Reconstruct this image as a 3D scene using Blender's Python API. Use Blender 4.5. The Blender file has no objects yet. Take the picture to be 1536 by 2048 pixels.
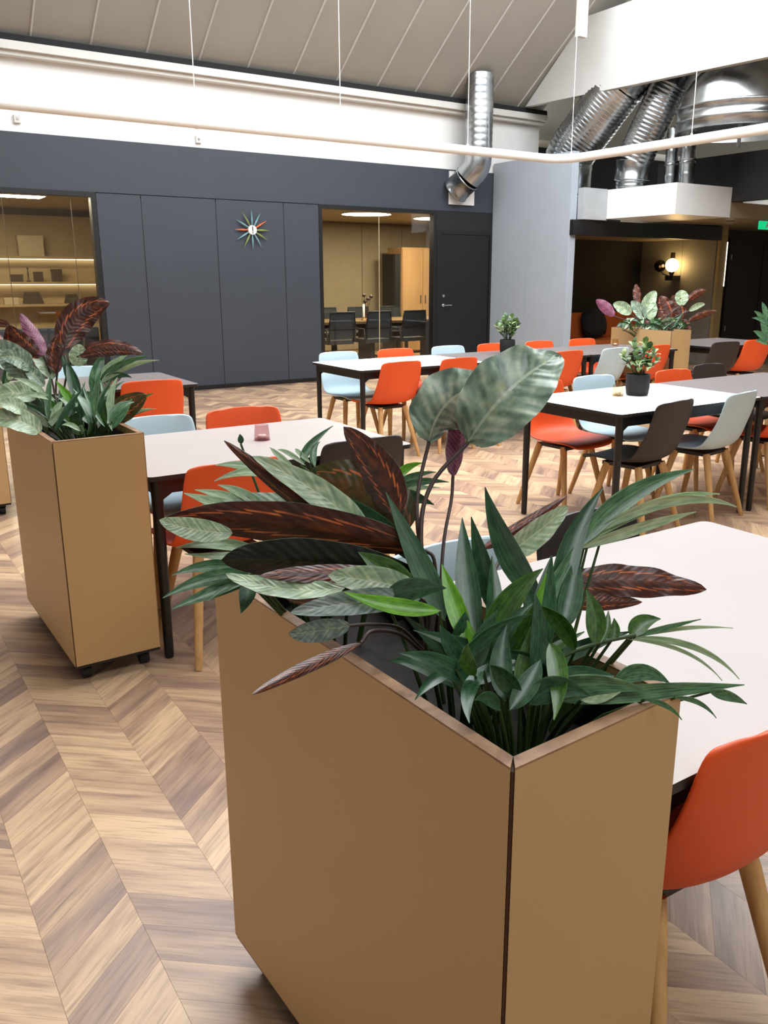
import bpy, bmesh, math, random
from mathutils import Vector, Matrix

# ---------------------------------------------------------------- camera, sky, exposure
sc = bpy.context.scene
COL = sc.collection
CAM_H = 1.4533
pitch, yaw, roll = math.radians(14.82024), math.radians(56.19382), math.radians(-0.0926)
fh = Vector((math.cos(yaw), math.sin(yaw), 0)); rh = Vector((math.sin(yaw), -math.cos(yaw), 0)); up = Vector((0, 0, 1))
fwd = fh * math.cos(pitch) - up * math.sin(pitch)
dn = -fh * math.sin(pitch) - up * math.cos(pitch)
rgt = rh * math.cos(roll) + dn * math.sin(roll)
dwn = -rh * math.sin(roll) + dn * math.cos(roll)
cam_d = bpy.data.cameras.new('camera'); cam = bpy.data.objects.new('camera', cam_d); COL.objects.link(cam)
M = Matrix.Identity(4)
for i in range(3):
    M[i][0] = rgt[i]; M[i][1] = -dwn[i]; M[i][2] = -fwd[i]
M[0][3], M[1][3], M[2][3] = 0, 0, CAM_H
cam.matrix_world = M
cam_d.sensor_fit = 'VERTICAL'; cam_d.sensor_height = 36; cam_d.sensor_width = 27
cam_d.lens = 1678.593 * 36 / 2048
cam_d.shift_x = (768 - 812.25) / 2048
cam_d.shift_y = -(1024 - 996.5) / 2048
cam_d.clip_start = 0.02
sc.camera = cam

SKY = 7.2
world = bpy.data.worlds.new('overcast_sky'); sc.world = world; world.use_nodes = True
bg = world.node_tree.nodes['Background']; bg.inputs['Color'].default_value = (0.94, 0.97, 1.0, 1); bg.inputs['Strength'].default_value = SKY
# the roof light opening: portal that guides sky sampling through it
SKYL = (1.0, 9.2, 1.5, 8.72, 5.35)   # x0 x1 y0 y1 z
pl = bpy.data.lights.new('roof_light_portal', 'AREA'); pl.shape = 'RECTANGLE'
pl.size = SKYL[1] - SKYL[0]; pl.size_y = SKYL[3] - SKYL[2]
try: pl.cycles.is_portal = True
except Exception: pass
plo = bpy.data.objects.new('roof_light_portal', pl); COL.objects.link(plo)
plo.location = ((SKYL[0] + SKYL[1]) / 2, (SKYL[2] + SKYL[3]) / 2, SKYL[4] + 0.02)
# added, unseen roof opening behind the viewer, brightens the sides facing the camera
SKY2_FILL = (-1.0, 4.0, -3.0, -1.2)
pl2 = bpy.data.lights.new('roof_light_portal', 'AREA'); pl2.shape = 'RECTANGLE'; pl2.size = SKY2_FILL[1] - SKY2_FILL[0]; pl2.size_y = SKY2_FILL[3] - SKY2_FILL[2]
try: pl2.cycles.is_portal = True
except Exception: pass
plo2 = bpy.data.objects.new('roof_light_portal', pl2); COL.objects.link(plo2); plo2.location = ((SKY2_FILL[0] + SKY2_FILL[1]) / 2, (SKY2_FILL[2] + SKY2_FILL[3]) / 2, 5.37)
vs = sc.view_settings
vs.view_transform = 'Standard'; vs.look = 'None'; vs.exposure = 0.0; vs.gamma = 1.0; vs.use_curve_mapping = False
sc.display_settings.display_device = 'sRGB'
try:
    sc.cycles.use_denoising = True
    sc.cycles.use_adaptive_sampling = True; sc.cycles.adaptive_threshold = 0.03
    sc.cycles.max_bounces = 7; sc.cycles.diffuse_bounces = 4; sc.cycles.glossy_bounces = 3; sc.cycles.transmission_bounces = 4
    sc.cycles.transparent_max_bounces = 8; sc.cycles.sample_clamp_indirect = 6.0
    sc.cycles.caustics_reflective = False; sc.cycles.caustics_refractive = False
except Exception: pass

# ---------------------------------------------------------------- materials
def lin(h):
    h = h.lstrip('#'); o = []
    for i in (0, 2, 4):
        c = int(h[i:i + 2], 16) / 255
        o.append(c / 12.92 if c <= 0.04045 else ((c + 0.055) / 1.055) ** 2.4)
    return (*o, 1)
MATS = {}
class NT:
    def __init__(s, name):
        s.m = bpy.data.materials.new(name); s.m.use_nodes = True; s.t = s.m.node_tree; s.t.nodes.clear()
        s.out = s.n('ShaderNodeOutputMaterial')
    def n(s, t, **k):
        q = s.t.nodes.new(t)
        for a, b in k.items(): setattr(q, a, b)
        return q
    def l(s, a, b): s.t.links.new(a, b)
    def val(s, sock, v):
        if hasattr(v, 'is_linked') or hasattr(v, 'links'): s.l(v, sock)
        else: sock.default_value = v
    def math(s, op, a, b=None, c=None, clamp=False):
        q = s.n('ShaderNodeMath', operation=op); q.use_clamp = clamp
        for i, v in enumerate((a, b, c)):
            if v is not None: s.val(q.inputs[i], v)
        return q.outputs[0]
    def mix(s, f, a, b):
        q = s.n('ShaderNodeMix', data_type='RGBA'); s.val(q.inputs[0], f); s.val(q.inputs[6], a); s.val(q.inputs[7], b); return q.outputs[2]
    def ramp(s, f, stops):
        q = s.n('ShaderNodeValToRGB'); e = q.color_ramp.elements
        while len(e) < len(stops): e.new(0.5)
        for el, (p, c) in zip(e, stops): el.position = p; el.color = c
        s.val(q.inputs[0], f); return q.outputs[0]
    def noise(s, vec, scale, detail=3, rough=0.5):
        q = s.n('ShaderNodeTexNoise'); q.inputs['Scale'].default_value = scale; q.inputs['Detail'].default_value = detail; q.inputs['Roughness'].default_value = rough
        if vec is not None: s.l(vec, q.inputs['Vector'])
        return q.outputs[0]
    def coords(s, kind='Object'): return s.n('ShaderNodeTexCoord').outputs[kind]
    def mapping(s, vec, scale=(1, 1, 1), loc=(0, 0, 0)):
        q = s.n('ShaderNodeMapping'); s.l(vec, q.inputs[0]); s.val(q.inputs['Location'], loc); q.inputs['Scale'].default_value = scale; return q.outputs[0]
    def bsdf(s, color, rough=0.5, metal=0.0, spec=0.5, bump=None, bstr=0.1, trans=0.0):
        b = s.n('ShaderNodeBsdfPrincipled')
        s.val(b.inputs['Base Color'], color); s.val(b.inputs['Roughness'], rough); b.inputs['Metallic'].default_value = metal
        b.inputs['Specular IOR Level'].default_value = spec
        if bump is not None:
            q = s.n('ShaderNodeBump'); q.inputs['Strength'].default_value = bstr; q.inputs['Distance'].default_value = 0.002; s.l(bump, q.inputs['Height']); s.l(q.outputs[0], b.inputs['Normal'])
        if trans:
            t = s.n('ShaderNodeBsdfTranslucent'); s.val(t.inputs['Color'], color)
            x = s.n('ShaderNodeMixShader'); x.inputs[0].default_value = trans; s.l(b.outputs[0], x.inputs[1]); s.l(t.outputs[0], x.inputs[2]); s.l(x.outputs[0], s.out.inputs[0])
        else: s.l(b.outputs[0], s.out.inputs[0])
        return b
def simple(name, hexc, rough=0.5, metal=0.0, var=0.06, scale=6.0, spec=0.5, bstr=0.0):
    t = NT(name); c = lin(hexc)
    nz = t.noise(t.coords(), scale, 4)
    lo = tuple(max(0, x * (1 - var)) for x in c[:3]) + (1,); hi = tuple(min(1, x * (1 + var)) for x in c[:3]) + (1,)
    t.bsdf(t.ramp(nz, [(0.3, lo), (0.7, hi)]), rough, metal, spec, nz if bstr else None, bstr)
    MATS[name] = t.m; return t.m
def wood(name, a, b, rough=0.5, scale=(30, 30, 2), spec=0.4):
    t = NT(name); v = t.mapping(t.coords(), scale)
    n1 = t.noise(v, 1.0, 5, 0.6)
    t.bsdf(t.ramp(n1, [(0.3, lin(a)), (0.7, lin(b))]), rough, 0, spec, n1, 0.05); MATS[name] = t.m; return t.m
def emit(name, hexc, strength):
    t = NT(name); e = t.n('ShaderNodeEmission'); nz = t.noise(t.coords(), 3)
    t.l(t.ramp(nz, [(0, lin(hexc)), (1, lin(hexc))]), e.inputs[0]); e.inputs[1].default_value = strength; t.l(e.outputs[0], t.out.inputs[0]); MATS[name] = t.m; return t.m
def thin_glass(name, tint='#ffffff', refl=0.08, rough=0.02):
    t = NT(name); tr = t.n('ShaderNodeBsdfTransparent'); tr.inputs[0].default_value = lin(tint)
    g = t.n('ShaderNodeBsdfGlossy'); g.inputs['Roughness'].default_value = rough
    lw = t.n('ShaderNodeLayerWeight'); lw.inputs[0].default_value = 0.5; fc = t.math('MULTIPLY_ADD', t.math('POWER', lw.outputs['Facing'], 4.0), 0.55, 0.045)
    x = t.n('ShaderNodeMixShader'); t.l(fc, x.inputs[0]); t.l(tr.outputs[0], x.inputs[1]); t.l(g.outputs[0], x.inputs[2]); t.l(x.outputs[0], t.out.inputs[0]); MATS[name] = t.m; return t.m

simple('wall_dark', '#363c45', 0.55, var=0.04, scale=2)
simple('wall_black', '#18181a', 0.5, var=0.05)
simple('frame_black', '#151517', 0.4)
simple('white_paint', '#eeeeec', 0.6, var=0.02)
simple('beam_white', '#d8d6d0', 0.5, var=0.03)
simple('roof_grey', '#a9a59c', 0.6, var=0.05, scale=1.5)
simple('batten', '#c9c7c2', 0.5)
simple('grey_blue', '#aab3bd', 0.5, var=0.03, scale=2)
simple('door_black', '#121213', 0.45)
simple('rail_white', '#f0eee8', 0.4, var=0.02)
simple('black_metal', '#141416', 0.4, var=0.1)
simple('chrome', '#c8c8c8', 0.2, 1.0)
simple('top_grey', '#6e6665', 0.42, var=0.03, scale=3); simple('top_grey_lit', '#a99f9b', 0.42, var=0.03, scale=3)  # one grey top in two tones, the paler copy carries brighter light
simple('top_white', '#f4f3f0', 0.35, var=0.01)
simple('edge_black', '#1d1a1a', 0.5)
simple('planter_face', '#bc9a6a', 0.48, var=0.02, scale=2)
wood('planter_edge', '#6d4a30', '#a98562', 0.5, (20, 20, 20))
simple('planter_seam', '#4a2812', 0.7)
simple('soil', '#1c1612', 0.95, var=0.4, scale=60, bstr=0.6)
simple('plastic_black', '#111113', 0.45)
simple('chair_orange', '#e6561f', 0.5, var=0.03)
simple('chair_blue', '#bcd4de', 0.5, var=0.02)
simple('chair_dark', '#2e2626', 0.5, var=0.05)
wood('oak', '#b98d58', '#d4ab72', 0.5, (40, 40, 3))
simple('pot_black', '#1a1a1c', 0.7, var=0.15, scale=30)
simple('dark_void', '#17181a', 0.8)
simple('khaki', '#9a8d72', 0.6, var=0.04)
simple('meeting_floor', '#b08d55', 0.5)
simple('room_ceiling', '#b9ae95', 0.7)
wood('cabinet_wood', '#a98458', '#bd9a6c', 0.5, (4, 4, 1))
simple('mesh_black', '#22282b', 0.6)
wood('meet_table', '#6b5636', '#7d6642', 0.4, (3, 3, 3))
simple('sofa_orange', '#b35a24', 0.6, var=0.1)
simple('cushion_black', '#0d0d0e', 0.9, var=0.3, scale=40)
simple('lamp_brass', '#5a4630', 0.35, 0.8)
simple('gold_post', '#8d7a52', 0.5)
simple('panel_white', '#cfcfcc', 0.6, var=0.02); simple('floor_base', '#6b5546', 0.7); simple('box_grey', '#a7abae', 0.45); simple('niche_black', '#121110', 0.85); simple('wall_mid', '#85837e', 0.6); simple('soffit', '#94866a', 0.35)
simple('hvac_white', '#e6e6e4', 0.4, var=0.02)
simple('yellow_room', '#cdb787', 0.6, var=0.06)
simple('shelf_wood', '#bfa775', 0.5)
simple('item_dark', '#5b4a2c', 0.6)
simple('item_pale', '#d8c9a0', 0.6)
simple('clock_teal', '#6f98a0', 0.5); simple('clock_orange', '#d4622e', 0.5); simple('clock_olive', '#7a8a48', 0.5)
simple('clock_white', '#efece4', 0.5); simple('brass', '#b08a4a', 0.3, 0.9)
simple('wax', '#f1ebdf', 0.6)
simple('sign_white', '#eaf5ee', 0.5)
emit('exit_green', '#18c27c', 1.2)
emit('lamp_panel', '#ffefcc', 52.0)
emit('globe', '#ffd48a', 26.0)
emit('globe_dim', '#ffc878', 5.0)
emit('led_line', '#fff0d2', 4.0)
emit('flame', '#ffd9a0', 8.0)
thin_glass('glass'); thin_glass('candle_glass', '#e9cfd1'); thin_glass('candle_clear', '#efe2d0')
t = NT('galvanised'); nz = t.noise(t.mapping(t.coords(), (3, 3, 3)), 1.0, 2)
t.bsdf(t.ramp(nz, [(0.3, lin('#8e9498')), (0.7, lin('#c4c8ca'))]), t.math('MULTIPLY_ADD', nz, 0.2, 0.16), 1.0, 0.5); MATS['galvanised'] = t.m

def plank_mat(name, per_object):
    t = NT(name); uvn = t.n('ShaderNodeUVMap'); uvn.uv_map = 'UVMap'; uv = uvn.outputs[0]
    if per_object: r = t.n('ShaderNodeObjectInfo').outputs['Random']
    else:
        a = t.n('ShaderNodeAttribute'); a.attribute_name = 'tone'; r = a.outputs['Fac']
    off = t.n('ShaderNodeCombineXYZ'); t.l(t.math('MULTIPLY', r, 37.0), off.inputs[0]); t.l(t.math('MULTIPLY', r, 91.0), off.inputs[1])
    add = t.n('ShaderNodeVectorMath', operation='ADD'); t.l(uv, add.inputs[0]); t.l(off.outputs[0], add.inputs[1])
    g1 = t.noise(t.mapping(add.outputs[0], (3.0, 38.0, 1)), 1.0, 4, 0.6)
    g2 = t.noise(t.mapping(add.outputs[0], (2.2, 14.0, 1)), 1.0, 3, 0.5)
    g3 = t.noise(t.mapping(add.outputs[0], (9, 170, 1)), 1.0, 2)
    tone = t.math('ADD', t.math('MULTIPLY', r, 0.42), t.math('MULTIPLY', g2, 0.85))
    base = t.ramp(tone, [(0.22, lin('#705c54')), (0.42, lin('#957a69')), (0.62, lin('#b7977a')), (0.85, lin('#d2b28e'))])
    dark = t.mix(t.math('MULTIPLY', t.math('SUBTRACT', g1, 0.5, clamp=True), 2.6, clamp=True), base, lin('#59453d'))
    fine = t.mix(t.math('MULTIPLY', t.math('SUBTRACT', g3, 0.52, clamp=True), 1.6, clamp=True), dark, lin('#4c3a32'))
    t.bsdf(fine, 0.36, 0, 0.5, g1, 0.06); MATS[name] = t.m
plank_mat('plank', True); plank_mat('plank_far', False)

def leaf_mat(name, style):
    t = NT(name); uvn = t.n('ShaderNodeUVMap'); uvn.uv_map = 'UVMap'
    sp = t.n('ShaderNodeSeparateXYZ'); t.l(uvn.outputs[0], sp.inputs[0]); u, v = sp.outputs[0], sp.outputs[1]
    rnd = t.n('ShaderNodeObjectInfo').outputs['Random']
    au = t.math('ABSOLUTE', t.math('SUBTRACT', t.math('MULTIPLY', u, 2.0), 1.0))          # 0 midrib .. 1 edge
    ph = t.math('SUBTRACT', v, t.math('MULTIPLY', au, 0.16))                                # lateral veins run forward
    cb = t.n('ShaderNodeCombineXYZ'); t.l(u, cb.inputs[0]); t.l(v, cb.inputs[1]); t.l(t.math('MULTIPLY', rnd, 13.0), cb.inputs[2])
    nz = t.noise(t.mapping(cb.outputs[0], (3, 5, 1)), 1.6, 3)
    vein = t.math('SINE', t.math('MULTIPLY', ph, 95.0))
    saw = t.math('FRACT', t.math('MULTIPLY', ph, 9.0))
    mid = t.math('LESS_THAN', au, 0.045)
    if style in ('cal', 'calg', 'calp', 'dark'):
        dk, lt = {'cal': ('#647f6e', '#ccdabc'), 'calg': ('#62726c', '#a3b1a4'), 'calp': ('#8aa684', '#d8e4c4'), 'dark': ('#0d120e', '#2c3018')}[style]
        st = t.math('SINE', t.math('MULTIPLY', t.math('ADD', ph, t.math('MULTIPLY', nz, 0.03)), 62.0))
        band = t.math('ADD', t.math('MULTIPLY', st, 0.09), t.math('MULTIPLY', nz, 1.12))
        patch = t.math('MULTIPLY', t.math('SUBTRACT', 0.55, au, clamp=True), t.math('MULTIPLY', t.math('SUBTRACT', t.noise(t.mapping(cb.outputs[0], (9, 14, 1)), 1.3, 2), 0.5, clamp=True), 9.0), clamp=True)
        col = t.ramp(band, [(0.36, lin(dk)), (0.62, lin({'cal': '#95b098', 'calg': '#808f86', 'calp': '#aec69e', 'dark': '#141810'}[style])), (0.86, lin(lt))])
        col = t.mix(t.math('MULTIPLY', patch, 0.0 if style == 'dark' else 0.7), col, lin('#c2cc86'))
        col = t.mix(t.math('MULTIPLY', mid, 0.7), col, lin(lt)); rough, tr = 0.32, 0.22
    elif style in ('mar', 'olive'):
        bs, b2 = ('#3a1710', '#5a2a14') if style == 'mar' else ('#3d3a14', '#56451a')
        d = t.math('ABSOLUTE', t.math('SUBTRACT', au, t.math('ADD', 0.42, t.math('MULTIPLY', saw, 0.16))))
        fe = t.math('MULTIPLY', t.math('SUBTRACT', 0.075, d, clamp=True), 16.0, clamp=True)
        fe = t.math('MULTIPLY', fe, t.math('MULTIPLY', t.math('SUBTRACT', nz, 0.30, clamp=True), 3.2, clamp=True))
        base = t.ramp(t.math('ADD', t.math('MULTIPLY', vein, 0.05), nz), [(0.35, lin(bs)), (0.75, lin(b2))])
        inner = t.math('MULTIPLY', t.math('SUBTRACT', 0.40, au, clamp=True), t.math('MULTIPLY', t.math('SUBTRACT', nz, 0.42, clamp=True), 6.0), clamp=True)
        col = t.mix(inner, base, lin('#8a4214')); col = t.mix(fe, col, lin('#e87a40')); rough, tr = 0.36, 0.15
    elif style == 'pink':
        col = t.ramp(t.math('ADD', t.math('MULTIPLY', vein, 0.2), nz), [(0.3, lin('#6a3450')), (0.8, lin('#a85a78'))]); rough, tr = 0.5, 0.2
    else:
        dk, lt = {'strap': ('#1c4228', '#3c6844'), 'strapm': ('#2a5220', '#55802e'), 'lime': ('#5a9a1e', '#86c832'), 'frond': ('#345c40', '#6f9a6c'), 'pale': ('#8fae88', '#c8dcb8')}[style]  # brightest green blades: light from behind is put into the colour
        ln = t.math('SINE', t.math('MULTIPLY', au, 22.0))
        col = t.ramp(t.math('ADD', t.math('MULTIPLY', ln, 0.08), nz), [(0.32, lin(dk)), (0.72, lin(lt))])
        col = t.mix(t.math('MULTIPLY', mid, 0.5), col, lin(lt)); rough, tr = 0.32, (0.35 if style == 'lime' else 0.22)
    t.bsdf(col, rough, 0, 0.7, vein if style in ('cal', 'calg', 'calp', 'mar', 'olive', 'dark', 'pink') else None, 0.12, tr)
    MATS['leaf_' + style] = t.m
for st in ('cal', 'calg', 'calp', 'dark', 'mar', 'olive', 'pink', 'strap', 'strapm', 'lime', 'frond', 'pale'): leaf_mat('leaf_' + st, st)
simple('stem_brown', '#3c2a24', 0.5); simple('stem_green', '#33491f', 0.5)
simple('pot_leaf', '#6f8c56', 0.4, var=0.3, scale=40); simple('pot_leaf_pale', '#a9bd86', 0.4, var=0.2, scale=40); simple('pot_leaf_deep', '#3f6038', 0.4, var=0.3, scale=40)

# ---------------------------------------------------------------- mesh helpers
class MB:
    def __init__(s): s.v = []; s.f = []; s.m = []; s.sm = []
    def add(s, vs, fs, mi=0, smooth=False):
        o = len(s.v); s.v += [tuple(p) for p in vs]
        for q in fs: s.f.append(tuple(i + o for i in q)); s.m.append(mi); s.sm.append(smooth)
    def box(s, x0, x1, y0, y1, z0, z1, mi=0, top=None, bot=None):
        v = [(x0, y0, z0), (x1, y0, z0), (x1, y1, z0), (x0, y1, z0), (x0, y0, z1), (x1, y0, z1), (x1, y1, z1), (x0, y1, z1)]
        s.add(v, [(0, 1, 5, 4), (1, 2, 6, 5), (2, 3, 7, 6), (3, 0, 4, 7)], mi)
        s.add(v, [(4, 5, 6, 7)], mi if top is None else top); s.add(v, [(3, 2, 1, 0)], mi if bot is None else bot)
    def frustum(s, p0, p1, r0, r1, seg=12, mi=0, caps=True):
        p0, p1 = Vector(p0), Vector(p1); a = (p1 - p0).normalized()
        e = a.orthogonal().normalized(); g = a.cross(e)
        v = []
        for p, r in ((p0, r0), (p1, r1)):
            for k in range(seg):
                t = 2 * math.pi * k / seg; v.append(p + (e * math.cos(t) + g * math.sin(t)) * r)
        s.add(v, [(k, (k + 1) % seg, seg + (k + 1) % seg, seg + k) for k in range(seg)], mi, True)
        if caps: s.add(v, [tuple(range(seg - 1, -1, -1)), tuple(range(seg, 2 * seg))], mi)
    def tube(s, pts, radii, seg=16, mi=0, caps=True):
        pts = [Vector(p) for p in pts]; n = len(pts)
        if not isinstance(radii, (list, tuple)): radii = [radii] * n
        v = []; ref = None
        for i, p in enumerate(pts):
            a = (pts[min(i + 1, n - 1)] - pts[max(i - 1, 0)]).normalized()
            if ref is None: ref = a.orthogonal().normalized()
            e = (ref - a * ref.dot(a)).normalized(); ref = e; g = a.cross(e)
            for k in range(seg):
                t = 2 * math.pi * k / seg; v.append(p + (e * math.cos(t) + g * math.sin(t)) * radii[i])
        s.add(v, [(i * seg + k, i * seg + (k + 1) % seg, (i + 1) * seg + (k + 1) % seg, (i + 1) * seg + k) for i in range(n - 1) for k in range(seg)], mi, True)
        if caps: s.add(v, [tuple(range(seg - 1, -1, -1)), tuple(range((n - 1) * seg, n * seg))], mi)
    def lathe(s, prof, seg=24, mi=0, c=(0, 0, 0)):
        v = [(c[0] + r * math.cos(2 * math.pi * k / seg), c[1] + r * math.sin(2 * math.pi * k / seg), c[2] + z) for r, z in prof for k in range(seg)]
        n = len(prof)
        s.add(v, [(i * seg + k, i * seg + (k + 1) % seg, (i + 1) * seg + (k + 1) % seg, (i + 1) * seg + k) for i in range(n - 1) for k in range(seg)], mi, True)
    def mesh(s, name, mats, uvs=None):
        me = bpy.data.meshes.new(name); me.from_pydata(s.v, [], s.f)
        for m in (mats if isinstance(mats, (list, tuple)) else [mats]): me.materials.append(MATS[m])
        me.polygons.foreach_set('material_index', s.m); me.polygons.foreach_set('use_smooth', s.sm)
        me.update(); return me
    def build(s, name, mats, parent=None, bevel=0.0):
        o = bpy.data.objects.new(name, s.mesh(name, mats)); COL.objects.link(o); o.parent = parent
        if bevel:
            b = o.modifiers.new('bevel', 'BEVEL'); b.width = bevel; b.segments = 2; b.limit_method = 'ANGLE'; b.angle_limit = math.radians(50)
        return o
def box(name, d, mat, parent=None, bevel=0.0, **k):
    b = MB(); b.box(*d, **k); return b.build(name, mat, parent, bevel)
def empty(name, loc, rz=0.0, label=None, cat=None, group=None):
    o = bpy.data.objects.new(name, None); COL.objects.link(o); o.location = loc; o.rotation_euler = (0, 0, rz); o.empty_display_size = 0.1
    if label: tag(o, label, cat, group)
    return o
def tag(o, label=None, cat=None, group=None, kind=None):
    if label: o['label'] = label
    if cat: o['category'] = cat
    if group: o['group'] = group
    if kind: o['kind'] = kind
    return o
def struct(o, label=None): o['kind'] = 'structure'; tag(o, label); return o
def copy_tree(o, parent=None):
    c = o.copy(); COL.objects.link(c); c.parent = parent
    for ch in list(o.children): copy_tree(ch, c)
    return c
simple('grey_niche', '#6f6c62', 0.6, var=0.04); simple('brown_dark', '#2a241c', 0.5); simple('brown_leaf', '#231d16', 0.45)
thin_glass('smoke_glass', '#4a3a2c')

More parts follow.
